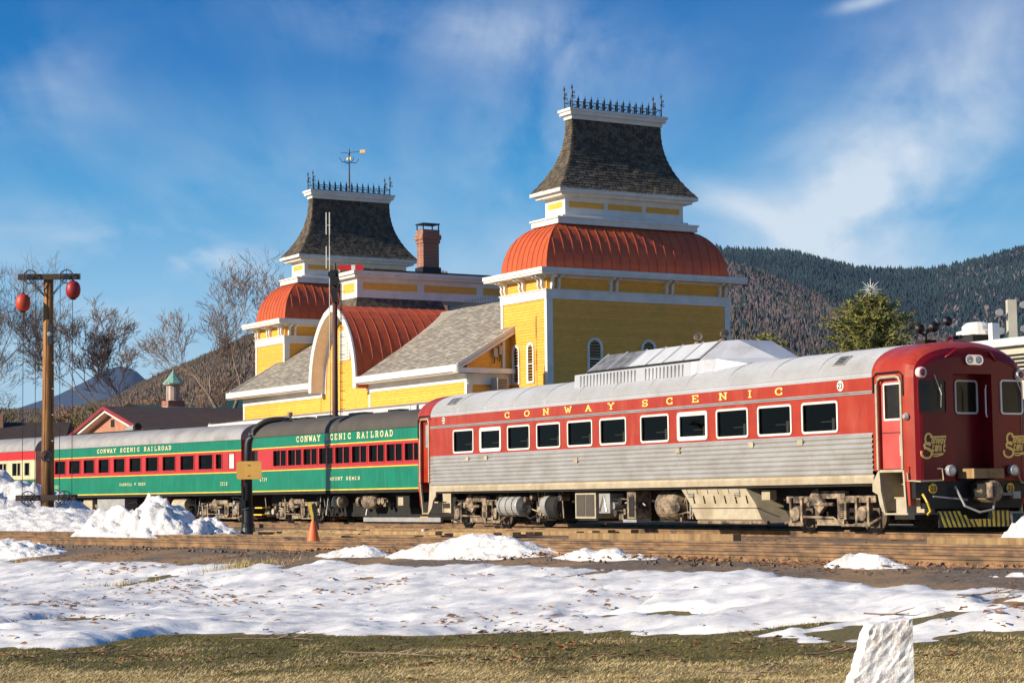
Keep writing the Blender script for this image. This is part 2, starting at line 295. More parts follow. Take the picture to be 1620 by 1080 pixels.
# stroke lettering -------------------------------------------------
def arc(cx, cy, rx, ry, a0, a1, n=9): return [(cx + rx * cos(math.radians(a0 + (a1 - a0) * i / n)), cy + ry * sin(math.radians(a0 + (a1 - a0) * i / n))) for i in range(n + 1)]
L = {
 'C': [arc(.42, .5, .36, .44, 50, 310), [(.68, .94), (.68, .66)], [(.68, .06), (.68, .34)]], 'O': [arc(.42, .5, .36, .44, 0, 360, 14)],
 'N': [[(.12, .06), (.12, .94)], [(.12, .94), (.72, .06)], [(.72, .06), (.72, .94)], [(0, .94), (.24, .94)], [(0, .06), (.26, .06)], [(.58, .94), (.86, .94)]],
 'W': [[(.08, .94), (.3, .06)], [(.3, .06), (.5, .8)], [(.5, .8), (.7, .06)], [(.7, .06), (.92, .94)], [(0, .94), (.2, .94)], [(.8, .94), (1, .94)]],
 'A': [[(.1, .06), (.42, .94)], [(.42, .94), (.74, .06)], [(.22, .36), (.62, .36)], [(0, .06), (.24, .06)], [(.6, .06), (.86, .06)]],
 'Y': [[(.08, .94), (.42, .5)], [(.76, .94), (.42, .5)], [(.42, .5), (.42, .06)], [(-.02, .94), (.22, .94)], [(.62, .94), (.86, .94)], [(.28, .06), (.56, .06)]],
 'S': [arc(.4, .70, .28, .24, 30, 270), arc(.4, .27, .3, .22, 90, -150), [(.66, .94), (.66, .72)], [(.12, .06), (.12, .3)]],
 'E': [[(.14, .06), (.14, .94)], [(.02, .94), (.68, .94)], [(.02, .06), (.7, .06)], [(.14, .5), (.48, .5)], [(.68, .94), (.68, .72)], [(.7, .06), (.7, .3)]],
 'I': [[(.3, .06), (.3, .94)], [(.14, .94), (.46, .94)], [(.14, .06), (.46, .06)]],
 'R': [[(.14, .06), (.14, .94)], [(.02, .94), (.44, .94)], arc(.42, .71, .26, .23, 90, -90), [(.42, .48), (.14, .48)], [(.42, .48), (.7, .06)], [(0, .06), (.3, .06)], [(.62, .06), (.82, .06)]],
 'L': [[(.14, .06), (.14, .94)], [(.02, .94), (.28, .94)], [(.02, .06), (.68, .06)], [(.68, .06), (.68, .32)]],
 'D': [[(.14, .06), (.14, .94)], [(.02, .94), (.36, .94)], arc(.36, .5, .36, .44, 90, -90), [(.36, .06), (.02, .06)]],
 'M': [[(.1, .06), (.1, .94)], [(.1, .94), (.45, .3)], [(.45, .3), (.8, .94)], [(.8, .06), (.8, .94)], [(-.02, .06), (.22, .06)], [(.68, .06), (.92, .06)]],
 'U': [[(.1, .94), (.1, .36)], arc(.4, .36, .3, .3, 180, 360), [(.7, .36), (.7, .94)], [(-.02, .94), (.24, .94)], [(.58, .94), (.82, .94)]],
 'T': [[(.4, .06), (.4, .94)], [(.04, .94), (.76, .94)], [(.04, .94), (.04, .72)], [(.76, .94), (.76, .72)], [(.26, .06), (.54, .06)]],
 'B': [[(.14, .06), (.14, .94)], [(.02, .94), (.42, .94)], arc(.42, .72, .24, .22, 90, -90), [(.42, .5), (.14, .5)], arc(.42, .28, .28, .22, 90, -90), [(.42, .06), (.02, .06)]],
 'P': [[(.14, .06), (.14, .94)], [(.02, .94), (.42, .94)], arc(.42, .70, .28, .24, 90, -90), [(.42, .46), (.14, .46)], [(.02, .06), (.28, .06)]],
 '2': [arc(.36, .68, .26, .26, 170, -20), [(.6, .58), (.1, .06)], [(.1, .06), (.66, .06)]], '3': [arc(.36, .72, .24, .22, 150, -90), arc(.36, .28, .26, .22, 90, -150)],
 '7': [[(.08, .94), (.66, .94)], [(.66, .94), (.3, .06)]], '6': [arc(.38, .3, .26, .24, 0, 360), arc(.5, .5, .38, .44, 100, 200)],
 '9': [arc(.38, .7, .26, .24, 0, 360), arc(.26, .5, .38, .44, -80, 20)], '1': [[(.34, .06), (.34, .94)], [(.34, .94), (.18, .8)], [(.16, .06), (.52, .06)]],
 '8': [arc(.38, .72, .22, .22, 0, 360), arc(.38, .27, .27, .23, 0, 360)],
 'o': [arc(.3, .3, .22, .26, 0, 360)], 'n': [[(.08, .04), (.08, .56)], arc(.28, .36, .2, .2, 180, 0), [(.48, .36), (.48, .04)]], 'w': [[(.04, .56), (.16, .06)], [(.16, .06), (.28, .5)], [(.28, .5), (.4, .06)], [(.4, .06), (.52, .56)]],
 'a': [arc(.28, .3, .2, .25, 0, 360), [(.48, .56), (.48, .04)]], 'y': [[(.06, .56), (.26, .08)], [(.48, .56), (.16, -.26)]], 'c': [arc(.3, .3, .22, .26, 50, 310)], 'e': [arc(.3, .3, .22, .26, 0, 310), [(.08, .3), (.52, .3)]], 'i': [[(.14, .04), (.14, .56)], [(.14, .72), (.14, .8)]], '.': [[(.2, .04), (.2, .14)]]}
def strokes(m, polys, fn, w, depth, mat):
    # fn(x, y, d) -> 3d point of lettering plane; each stroke sits a hair prouder than the one before
    e = 0.
    for pl in polys:
        for a, b in zip(pl[:-1], pl[1:]):
            dx, dy = b[0] - a[0], b[1] - a[1]; l = math.hypot(dx, dy) or 1e-6; nx, ny = -dy / l * w / 2, dx / l * w / 2; ex, ey = dx / l * w * .25, dy / l * w * .25
            q = [(a[0] - ex + nx, a[1] - ey + ny), (a[0] - ex - nx, a[1] - ey - ny), (b[0] + ex - nx, b[1] + ey - ny), (b[0] + ex + nx, b[1] + ey + ny)]
            m.hexa([fn(x, y, 0) for x, y in q] + [fn(x, y, depth + e) for x, y in q], mat); e += .00025
def letter(name, ch, parent, fn, w, mat, depth=.006, **k):
    m = MB(); strokes(m, L[ch], fn, w, depth, mat); return m.build(name, parent=parent, **k)
def word(m, txt, u0, u1, z0, h, y, w, mat):   # lettering on a side wall facing -y, stretched to u0..u1
    n = len(txt); adv = (u1 - u0) / n
    for i, ch in enumerate(txt):
        if ch == ' ': continue
        strokes(m, L[ch], lambda a, b, dd, i=i: (u0 + (i + a * .78 + .05) * adv, y - dd, z0 + b * h), w, .006, mat)

# ------------------------------------------------------------------ ground, hills
def sdist(x, y): return (x - 6.88) * -.804 + (y - 27.6) * -.5946
def G(x, y):
    t = min(1, max(0, (sdist(x, y) - .3) / 7)); t = t * t * (3 - 2 * t); return -.145 - .655 * t
def fbm(x, y, s, o=3, z=0.): 
    v = 0; a = 1
    for i in range(o): v += a * noise.noise((x * s, y * s, z + i * 7.3)); s *= 2.1; a *= .5
    return v
gm = bpy.data.materials.new('earth_and_turf'); gm.use_nodes = True; t = gm.node_tree; b = t.nodes['Principled BSDF']
g = N(t, 'ShaderNodeNewGeometry').outputs['Position']; sp = N(t, 'ShaderNodeSeparateXYZ'); t.links.new(g, sp.inputs[0])
grav = mixc(t, ramp(t, noisen(t, g, 9, 5, .7), [(.35, 0), (.65, 1)]), (.24, .175, .12), (.10, .07, .048))
grav = mixc(t, ramp(t, noisen(t, mapn(t, g, (.6, .6, .6)), .9, 5, .6), [(.45, 0), (.6, 1)]), grav, (.34, .20, .09))
turf = mixc(t, ramp(t, noisen(t, g, 1.3, 6, .65), [(.35, 0), (.62, 1)]), (.19, .15, .045), (.44, .32, .13))
tw_n = mathn(t, 'DIVIDE', mathn(t, 'SUBTRACT', mathn(t, 'ADD', sp.outputs[1], mathn(t, 'MULTIPLY', noisen(t, g, .8, 5), 2.2)), 20.6), 2.6)
turf = mixc(t, ramp(t, tw_n, [(.25, 0), (.75, 1)]), (.50, .36, .14), (.21, .16, .045))
turf = mixc(t, ramp(t, noisen(t, g, 45, 4, .7), [(.35, 0), (.65, 1)]), turf, (.10, .085, .03))
ss = mathn(t, 'ADD', mathn(t, 'MULTIPLY', mathn(t, 'SUBTRACT', sp.outputs[0], 6.88), -.804), mathn(t, 'MULTIPLY', mathn(t, 'SUBTRACT', sp.outputs[1], 27.6), -.5946))
ss = mathn(t, 'ADD', ss, mathn(t, 'MULTIPLY', noisen(t, g, .7, 4), 3))
fr_ = ramp(t, mathn(t, 'DIVIDE', ss, 10), [(.50, 0), (.58, 1)])
t.links.new(mixc(t, fr_, grav, turf), b.inputs['Base Color']); b.inputs['Roughness'].default_value = .95
bn = N(t, 'ShaderNodeBump'); bn.inputs['Distance'].default_value = .03; t.links.new(noisen(t, g, 25, 5, .7), bn.inputs['Height']); t.links.new(bn.outputs[0], b.inputs['Normal'])
def axis(dense0, dense1, step, far, k=1.35):
    v = []; x = dense0
    while x <= dense1: v.append(x); x += step
    s = step; x = v[-1]
    while x < far: s *= k; x += s; v.append(x)
    s = step; x = v[0]; lo = []
    while x > -far: s *= k; x -= s; lo.append(x)
    return lo[::-1] + v
xs = axis(-14, 10, .16, 9000, 1.22); ys = axis(10, 62, .16, 9000, 1.22)
m = MB()
m.grid([[(x, y, G(x, y) + (.035 * fbm(x, y, .5) + .015 * fbm(x, y, 3, 2) if -40 < x < 40 and 0 < y < 110 else 0)) for x in xs] for y in ys])
fixn(m.build('ground', gm, smooth=True, kind='structure'))

def lerp(tab, x):
    if x <= tab[0][0]: return tab[0][1]
    for (a, b), (c, d) in zip(tab[:-1], tab[1:]):
        if x <= c: return b + (d - b) * (x - a) / (c - a)
    return tab[-1][1]
# the wide sheet of old snow between the tracks and the lawn
TOP = [(-16, 51.5), (-11.8, 47.0), (-7, 41.6), (-3.2, 37.4), (-.15, 33.9), (2.5, 30.2), (3.8, 28.2), (4.8, 26.5), (5.4, 25.6), (6.1, 24.4), (9, 21.2)]
BOT = [(-9, 24.5), (-6, 24.2), (-5.2, 23.6), (-4.9, 24.4), (-4.6, 25.6), (-4.1, 26.4), (-3.4, 26.6), (-2.2, 25.8), (-.9, 25.2), (-.1, 25.6), (1.4, 25.0), (2, 24.4), (2.5, 23.6), (3.6, 22.3), (4.7, 21.9), (5.5, 21.6), (9, 19.5)]
m = MB(); P = []
y = 18.5
while y < 53:
    row = []; x = -16.
    while x < 10:
        e0 = y - lerp(BOT, x) + .55 * fbm(x, y, .8) + .3 * fbm(x, y, 2.7); e1 = (lerp(TOP, x) - y) + .6 * fbm(x, y, .7, 3, 5) + .25 * fbm(x, y, 3)
        e1 *= .6
        mk = max(0, min(1, (e0 + .1) / 1.1, (e1 + .1) / .7)) ** .6
        # grassy tongue running into the snow at the right
        tg = math.exp(-(((x - 2.95) / 1.1) ** 2 + ((y - 23.95) / .22) ** 2)); mk = max(0, mk - 1.3 * tg)
        tg = math.exp(-(((x + 4.95) / .6) ** 2 + ((y - 38.9) / .35) ** 2)); mk = max(0, mk - 1.0 * tg)
        tg = math.exp(-(((x + 7.2) / .7) ** 2 + ((y - 38.) / .35) ** 2)); mk = max(0, mk - 1.1 * tg)
        hgt = .09 + .05 * fbm(x, y, .35) + .05 * fbm(x, y, 1.6) + .018 * fbm(x, y, 5, 3)
        hgt -= max(0, fbm(x * .8, y * 1.5, .5, 4, 9) - .40) * .6
        gz = G(x, y) + .035 * fbm(x, y, .5) + .015 * fbm(x, y, 3, 2)
        row.append((x, y, gz - .05 + (hgt + .05) * mk + (.0))); x += .085
    P.append(row); y += .085 if y < 32 else .16
m.grid(P); fixn(m.build('snow_field', snowm, smooth=True, kind='stuff'))
def snowpile(name, c, rx, ry, h, rz, label, seed, cat='snow pile', lump=.3, mat=None, pw=1.3, base=None):
    m = MB(); n = 76; P = []
    for i in range(n):
        row = []
        for j in range(n):
            u = (i / (n - 1) - .5) * 2.3; v = (j / (n - 1) - .5) * 2.3; r = math.hypot(u, v)
            X = u * rx; Y = v * ry
            prof = (.45 * max(0, 1 - r) ** pw + .55 * (1 - r * r) ** 1.5) if r < 1 else 0
            z = h * prof * (1 + lump * fbm(X + seed, Y, 1.1 / max(.6, h) * .7, 3)) + h * lump * .5 * fbm(X, Y + seed, 2.6 / max(.7, h ** .5), 3) * min(1, prof * 3) + (.09 * abs(noise.noise((X * 3.5, Y * 3.5, seed))) + .07 * noise.noise((X * 7, Y * 7, seed)) + .035 * noise.noise((X * 15, Y * 15, seed))) * min(1, prof * 5) * min(1, h * .62) - (.06 if r > .93 + .1 * fbm(X, Y, 2) else 0) - max(0, r - 1) * .3
            row.append((X, Y, z))
        P.append(row)
    m.grid(P); o = fixn(m.build(name, mat or icem, smooth=True)); o.location = c; o.rotation_euler = (0, 0, rz); tag(o, label, cat); return o
TRK = -math.radians(53.5)   # heading of the front tracks
snowpile('snow_pile', (-10.5, 58.6, -.17), 2.7, 1.5, 1.25, -.5, 'tall lumpy ploughed snow pile between the tracks, right of the signal pole', 3, lump=.42, pw=1.0)
snowpile('snow_pile', (-8.6, 58.3, -.17), 1.25, .9, .55, -.4, 'small snow heap touching the right foot of the tall ploughed pile', 9, lump=.4, pw=1.0)
snowpile('snow_pile', (-21.2, 84, -.1), 5.2, 3.8, 2.1, 0, 'big dirty snow mound at the left edge, in front of the cream coach', 21, lump=.30, pw=.8)
snowpile('snow_pile', (-17.2, 75.5, -.12), 6.4, 3.2, .85, -.5, 'low snow bank spread round the foot of the signal pole', 31, lump=.3, pw=.7)
snowpile('snow_pile', (-.6, 36.9, -.27), 2.7, .8, .52, TRK + .25, 'pointed bluish snow heap at the front rail, below the silver railcar', 41, lump=.2, pw=1.1)
snowpile('snow_pile', (1.5, 34.2, -.28), 2.1, .55, .30, TRK, 'long low snow bank trailing right from the pointed heap', 51, lump=.3, pw=.7)
snowpile('snow_pile', (4.95, 29.2, -.30), 1.15, .5, .36, TRK, 'small rounded snow heap by the front rail at the right', 61, lump=.2, pw=.9)
snowpile('snow_pile', (11.7, 42.6, -.2), 2.0, 1.6, 1.25, .3, 'snow pile at the right edge in front of the railcar nose', 71, lump=.3, pw=1.)
snowpile('snow_pile', (-3.0, 39.2, -.26), 1.6, .5, .26, TRK, 'thin snow strip by the front rail beside the traffic cone', 81, lump=.4, pw=.6)
snowpile('snow_pile', (-12.0, 49.2, -.30), 2.6, 1.1, .32, TRK, 'flat melting snow patch below the front rail at the far left', 91, lump=.5, pw=.5)
snowpile('snow_pile', (6.4, 26.0, -.42), 1.6, .45, .26, TRK, 'thin snow strip under the front rail at the right edge', 95, lump=.5, pw=.6)

def in_frame_hint(x, y): return -.27 < x / y < .27
# hills -------------------------------------------------------------
def ridge(name, pts, ycrest, ybase, mat, zfun=None, nx=140, ny=22, x0px=-250, x1px=1900, amp=1.):
    P = []
    for j in range(ny):
        t = j / (ny - 1); row = []
        for i in range(nx):
            px = x0px + (x1px - x0px) * i / (nx - 1); hz = 790 - .0112 * (px - 810)
            crest = EYE + (hz - lerp(pts, px)) / 3248 * ycrest
            y = ybase + (ycrest - ybase) * t; x = (px - 810) / 3248 * y * 1.0
            z = crest * (t ** .85) + amp * ycrest * .004 * fbm(x / ycrest * 14, t * 3, 1.5, 3, ycrest) * (4 * t * (1 - t)) - (1 - t) * 3
            row.append((x, y, z))
        P.append(row)
    # back slope
    P.append([(q[0] * 1.3, q[1] * 1.3, -5) for q in P[-1]])
    m = MB(); m.grid(P); return fixn(m.build(name, mat, smooth=True, kind='structure')), P
hillg = M('distant_forest_floor', (.030, .040, .028), .95, col2=(.05, .045, .032), scale=.004)
hillb = M('leafless_woods_floor', (.13, .095, .08), .95, col2=(.09, .075, .05), scale=.006)
hillblue = M('far_mountain_haze_blue', (.015, .035, .075), .95, col2=(.025, .04, .07), scale=.002)  # blue of the distant haze is mixed into the mountain's own colour
R1 = [(-250, 815), (420, 815), (700, 615), (900, 455), (1000, 415), (1060, 403), (1130, 399), (1160, 403), (1250, 407), (1290, 415), (1330, 427), (1360, 434), (1420, 436), (1480, 436), (1530, 426), (1570, 415), (1620, 402), (1760, 375), (1900, 365)]
R2 = [(-250, 768), (700, 568), (900, 478), (1000, 428), (1150, 420), (1200, 436), (1250, 455), (1330, 488), (1420, 508), (1500, 538), (1560, 556), (1620, 568), (1900, 608)]
R3 = [(-250, 658), (0, 658), (100, 658), (180, 640), (210, 620), (240, 605), (300, 580), (350, 558), (400, 536), (500, 488), (600, 448), (700, 438), (900, 478), (1900, 708)]
R4 = [(-250, 680), (0, 655), (90, 625), (140, 600), (165, 585), (190, 579), (210, 584), (225, 598), (260, 630), (400, 680), (1900, 720)]
rd1, G1 = ridge('mountain_ridge', R1, 4600, 2300, hillg)
rd2, G2 = ridge('wooded_foothill', R2, 2100, 900, hillb)
rd3, G3 = ridge('hillside', R3, 2400, 900, hillb)
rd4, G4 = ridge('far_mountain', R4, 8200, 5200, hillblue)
def forest(name, grid, n, hmin, hmax, mats, seed, cone=.62, xr=None, band=None, wide=.30):
    # individual crowns far away: thousands of small trees joined, too small to tell apart
    rr = random.Random(seed); m = MB(); ny = len(grid) - 1; nx = len(grid[0])
    for _ in range(n):
        a = rr.random() ** .62 * (ny - 1.001); b = rr.uniform(*(xr or (0, nx - 1.001)))
        i, j = int(a), int(b); fa, fb = a - i, b - j
        p = [grid[i][j][k] * (1 - fa) * (1 - fb) + grid[i + 1][j][k] * fa * (1 - fb) + grid[i][j + 1][k] * (1 - fa) * fb + grid[i + 1][j + 1][k] * fa * fb for k in range(3)]
        h = rr.uniform(hmin, hmax); r = h * wide * rr.uniform(.7, 1.2)
        kk = noise.noise((p[0] / 260., p[1] / 260., seed * 1.)) + rr.uniform(-.35, .35) + (band(p, i / ny) if band else 0)
        mat = mats[0] if kk > .12 else mats[1] if kk > -.22 else mats[2]
        q = rr.random() * 3
        if rr.random() < cone:
            ring = [(p[0] + r * cos(q + w * pi * .5), p[1] + r * sin(q + w * pi * .5), p[2] - .5) for w in range(4)]
            top = (p[0], p[1], p[2] + h)
            for w in range(4): m.poly([ring[w], ring[(w + 1) % 4], top], mat)
        else:
            r *= 1.15
            ring = [(p[0] + r * cos(q + w * pi * .5), p[1] + r * sin(q + w * pi * .5), p[2] + h * rr.uniform(.3, .6)) for w in range(4)]
            top = (p[0] + rr.uniform(-r, r) * .4, p[1], p[2] + h * .85); bt = (p[0], p[1], p[2] - .5)
            for w in range(4): m.poly([ring[w], ring[(w + 1) % 4], top], mat); m.poly([ring[(w + 1) % 4], ring[w], bt], mat)
    return m.build(name, kind='stuff')
f1 = M('spruce_crown_dark', (.010, .028, .036), .95); f2 = M('spruce_crown', (.022, .050, .052), .95); f3 = M('birch_crown_grey', (.155, .122, .118), .95)
f4 = M('leafless_crown', (.19, .14, .135), .95); f5 = M('leafless_crown_brown', (.135, .10, .088), .95); g1m = M('hill_brown_crown', (.17, .115, .08), .95); g2m = M('hill_olive_crown', (.11, .09, .045), .95); g3m = M('hill_russet_crown', (.20, .13, .10), .95)
f6 = M('pine_crown_olive', (.085, .085, .035), .95)
forest('mountain_forest', G1, 42000, 14, 27, (f2, f1, f1), 1, .85, (80, 138), lambda p, t: .0)
forest('mountain_birch_woods', G1, 2600, 16, 26, (f4, f3, f3), 2, .1, (112, 138), lambda p, t: 0)
forest('foothill_woods', G2, 75000, 5, 10, (f4, f3, f5), 3, .6, (78, 138), lambda p, t: .1, .16)
forest('foothill_pines', G2, 2600, 9, 13, (f6, f2, f1), 4, .8, (78, 128), None, .3)
forest('hillside_woods', G3, 44000, 6, 11, (g1m, g2m, g3m), 5, .5, (8, 62), None, .2)

# ------------------------------------------------------------------ tracks
tie_me = None
def track(x0, y0, heading, length, back_len, label, ties=True, step=.56, z=0.):
    # heading: direction of travel to lower right; local x runs along the near rail
    r = root('railway_track', (x0, y0, z), heading, label, 'railway track', 'parallel yard tracks')
    m = MB()
    for k, yy in enumerate((0, 1.505)):
        m = MB(); prof = [(-.068, -.165), (.068, -.165), (.068, -.15), (.012, -.135), (.012, -.045), (.036, -.034), (.036, -.003), (.030, 0), (-.030, 0), (-.036, -.003), (-.036, -.034), (-.012, -.045), (-.012, -.135), (-.068, -.15)]
        m.prism(prof, lambda p, tt, yy=yy: (-back_len + tt * (length + back_len), yy + p[0], p[1]), railm)
        o = m.build('rail', parent=r)
        h = MB(); h.box((-back_len, yy - .024, 0.0015), (length, yy + .024, .0035), railtop); h.build('running_surface', parent=o)
    x = -back_len; n = 0; rr = random.Random(int(x0 * 100))
    while x < length and n < 290:
        piece('tie', r, (x + rr.uniform(-.04, .04), .75 + rr.uniform(-.05, .05), -.235), (.23, 2.6, .16), tiew, (0, 0, rr.uniform(-.03, .03))); x += step; n += 1
    return r
HF = math.atan2(-.804, .5946)
track(6.88, 27.6, HF, 22, 68, 'nearest rusty railway track, its web showing above the snow')
track(10.1, 30.0, HF, 22, 62, 'second railway track from the lawn, just behind the nearest one')
HR = .4982 - pi / 2
nr = (-2.661 + .85 * cos(.4982), 67.319 + .85 * sin(.4982))
track(nr[0], nr[1], HR, 45, 28, 'railway track that the silver railcar stands on')
y2 = .5774; A2 = (-11.474, 90.049)
track(A2[0] + .8 * cos(y2), A2[1] + .8 * sin(y2), y2 - pi / 2, 45, 2, 'railway track under the green coach behind the water column')
A1 = (-12.881, 92.644); y1 = .70
track(A1[0] + .8 * cos(y1), A1[1] + .8 * sin(y1), y1 - pi / 2, 3, 45, 'railway track under the far green coach at the left')
# timber crossing: loose weathered boards lying between the yard tracks
cr_ = root('timber_crossing', (-5.2, 57.5, 0), HF, 'weathered plank crossing laid between the tracks, left of the silver railcar', 'plank crossing')
rr = random.Random(5)
for j, yy in enumerate((-2.2, -1.75, -1.3, 1.0, 1.45, 1.9, 3.0, 3.4, 3.8, 4.2, 4.6, 6.3, 6.7, 7.1, 7.5)):
    for i in range(3):
        piece('plank', cr_, (-4.5 + i * 4.1 + rr.uniform(-.5, .5), yy - 1.5, -.07 + rr.uniform(-.02, .03)), (3.9, .27, .11), wood, (rr.uniform(-.02, .02), 0, rr.uniform(-.012, .012)))
for i, (x, y, l, lab) in enumerate(((-13.4, 61.3, 2.3, 'dark baulk of timber lying by the tracks below the signal pole'), (9.2, 37.6, 4.2, 'long timber beam lying between the two front tracks at the right'), (3.1, 46.9, 5.5, 'long timber beam lying in front of the railcar fuel tank'), (-3.4, 55.2, 4.5, 'long timber beam lying beyond the front track behind the cone'))):
    m = MB(); m.box((-l / 2, -.12, -.1), (l / 2, .12, .12)); o = m.build('timber_beam', tiew if i == 0 else wood); o.location = (x, y, -.06); o.rotation_euler = (0, 0, HF + .02 * i); tag(o, lab, 'timber beam')

# ------------------------------------------------------------------ station
BY = .538; OX, OY = 1.5475, 90.0
st = root('station_building', (OX, OY, 0), BY - pi / 2, 'yellow clapboard railway station with two flared towers and red curved roofs', 'station')
def B(b, a, z): return (-b, a, z)
def bbox(m, b0, b1, a0, a1, z0, z1, mat=None): m.box((-b1, a0, z0), (-b0, a1, z1), mat)
def boards(parent, face, p, lo, hi, z0, z1, pitch=.13, skip=None):
    # face 'A': plane b=p facing +X(local), runs along a lo..hi ; face 'B': plane a=p facing -Y, runs along b lo..hi
    z = z0
    while z < z1 - .02:
        h = min(pitch, z1 - z); l, hh = lo, hi
        if skip: l, hh = skip(z + h / 2)
        if hh - l > .05:
            if face == 'A': piece('clapboard', parent, (-p + .016, (l + hh) / 2, z + h / 2), (.022, hh - l, h + .012), yellow, (0, -.17, 0))
            else: piece('clapboard', parent, (-(l + hh) / 2, p - .016, z + h / 2), (hh - l, .022, h + .012), yellow, (-.17, 0, 0))
        z += pitch
def ringbox(m, b0, b1, a0, a1, z0, z1, mat): bbox(m, b0, b1, a0, a1, z0, z1, mat)
NSH = [0]
def arched_window(parent, face, p, c, z0, z1, w):
    # white surround with a round head standing proud of the boards, glass inside
    out = [(-w / 2, z0), (w / 2, z0)] + [(w / 2 * cos(q * pi / 10), z1 - w / 2 + w / 2 * sin(q * pi / 10)) for q in range(11)]
    iw = w - .24; inn = [(-iw / 2, z0 + .1), (iw / 2, z0 + .1)] + [(iw / 2 * cos(q * pi / 10), z1 - w / 2 + iw / 2 * sin(q * pi / 10)) for q in range(11)]
    def fn(q, d): return (-p + d, c + q[0], q[1]) if face == 'A' else (-c + q[0], p - d, q[1])
    m = MB(); k = len(out)
    for i in range(k):
        j = (i + 1) % k
        m.hexa([fn(out[i], .0), fn(out[j], .0), fn(inn[j], .0), fn(inn[i], .0), fn(out[i], .085), fn(out[j], .085), fn(inn[j], .07), fn(inn[i], .07)], white)
    o = fixn(m.build('window_frame', parent=parent))
    m = MB(); m.poly([fn(q, .035) for q in inn], dglass); m.build('window_pane', parent=parent)
    m = MB(); zc = (z0 + z1) / 2 - .05
    a = fn((-iw / 2, zc - .025), .036); b_ = fn((iw / 2, zc + .025), .055)
    m.box([min(a[i], b_[i]) for i in range(3)], [max(a[i], b_[i]) for i in range(3)], white); m.build('window_bar', parent=parent)
    return o
def tower(b0, vane=False):
    b1 = b0 + 3.88; a0, a1 = 0., 9.92; front = b0 == 0
    w = MB(); bbox(w, b0, b1, a0, a1, 0, 10.75, yellow); w = w.build('tower_wall', parent=st)
    boards(w, 'A', b0, .27, 9.65, 5.2 if front else 8.3, 9.66); boards(w, 'B', 0., b0 + .15, b1 - .15, 5.8 if front else 7.2, 9.66)
    boards(w, 'A', b0, .1, 9.8, 10.09, 10.7); boards(w, 'B', 0., b0 + .1, b1 - .1, 10.09, 10.7)
    m = MB()
    for (x0, x1, y0, y1) in ((b0 - .05, b0 + .14, -.06, .26), (b0 - .05, b0 + .14, a1 - .26, a1 + .06), (b1 - .14, b1 + .05, -.06, .26), (b1 - .14, b1 + .05, a1 - .26, a1 + .06)): bbox(m, x0, x1, y0, y1, 0, 9.66)
    bbox(m, b0 - .07, b1 + .07, -.08, a1 + .08, 9.66, 10.04); bbox(m, b0 - .11, b1 + .11, -.12, a1 + .12, 10.04, 10.09)
    m.build('corner_trim', white, st)
    m = MB(); bbox(m, b0 - .62, b1 + .62, -.62, a1 + .62, 10.70, 10.80); bbox(m, b0 - .66, b1 + .66, -.66, a1 + .66, 10.80, 10.98); bbox(m, b0 - .12, b1 + .12, -.12, a1 + .12, 10.6, 10.70)
    co = m.build('cornice', white, st)
    def bracket():
        m = MB(); pr = [(0, 0), (.12, -.02), (.2, .18), (.17, .34), (.24, .46), (.46, .52), (.5, .6), (0, .6)]
        return m, pr
    def putb(face, c):
        m, pr = bracket()
        if face == 'A': m.prism(pr, lambda q, tt: (-b0 + q[0], c - .06 + tt * .12, 10.09 + q[1]), white)
        else: m.prism(pr, lambda q, tt: (-(c - .06 + tt * .12), -q[0], 10.09 + q[1]), white)
        fixn(m.build('bracket', parent=co))
    for c in (.22, .55, 3.3, 3.62, 6.35, 6.67, 9.35, 9.68): putb('A', c)
    for c in (b0 + .2, b0 + .5, b0 + 1.8, b0 + 2.1, b0 + 3.4, b0 + 3.7): putb('B', c)
    # red barrel-sided roof: insets run 0 -> .9
    prof = []
    for i in range(9):
        t = i / 8 * math.radians(78); prof.append((-.02 + .98 * (1 - cos(t)) / (1 - cos(math.radians(78))), 10.98 + 2.2 * sin(t) / sin(math.radians(78))))
    ka = 1.30 / .96
    m = MB(); rows = []
    for i, z in prof: rows.append([B(b0 + i, i * ka, z), B(b1 - i, i * ka, z), B(b1 - i, a1 - i * ka, z), B(b0 + i, a1 - i * ka, z)])
    k = m.mi(redroof)
    for r0, r1 in zip(rows[:-1], rows[1:]):
        for q in range(4): m.poly([r0[q], r0[(q + 1) % 4], r1[(q + 1) % 4], r1[q]], redroof)
    rf = fixn(m.build('red_curved_roof', parent=st))
    # standing seams
    def seam(pts): m = MB(); m.tube(pts, .014, 4, redseam); m.build('seam', parent=rf)
    c = .45
    while c < a1 - .3:
        pts = [Vector(B(b0 + i, c, z)) + Vector((.015, 0, .012)) for i, z in prof if c > i * ka + .02 and a1 - c > i * ka + .02]
        if len(pts) > 1: seam(pts)
        c += .50
    c = .38
    while c < b1 - b0 - .2:
        pts = [Vector(B(b0 + c, i * ka, z)) + Vector((0, -.015, .012)) for i, z in prof if c > i + .02 and (b1 - b0) - c > i + .02]
        if len(pts) > 1: seam(pts)
        c += .43
    for q, (sb, sa) in enumerate(((0, 0), (1, 0))):
        seam([B(b0 + i if not sb else b1 - i, i * ka, z) for i, z in prof])
    m = MB(); bbox(m, b0 + .78, b1 - .78, 1.12, a1 - 1.12, 13.18, 13.42, white); bbox(m, b0 + .72, b1 - .72, 1.06, a1 - 1.06, 13.42, 13.50, white); bbox(m, b0 + .98, b1 - .98, 1.5, a1 - 1.5, 13.50, 13.62, white)
    m.build('plinth', parent=st)
    m = MB(); bbox(m, b0 + 1.1, b1 - 1.1, 1.7, a1 - 1.7, 13.6, 14.7, white); nk = m.build('neck', parent=st)
    L_ = a1 - 3.4
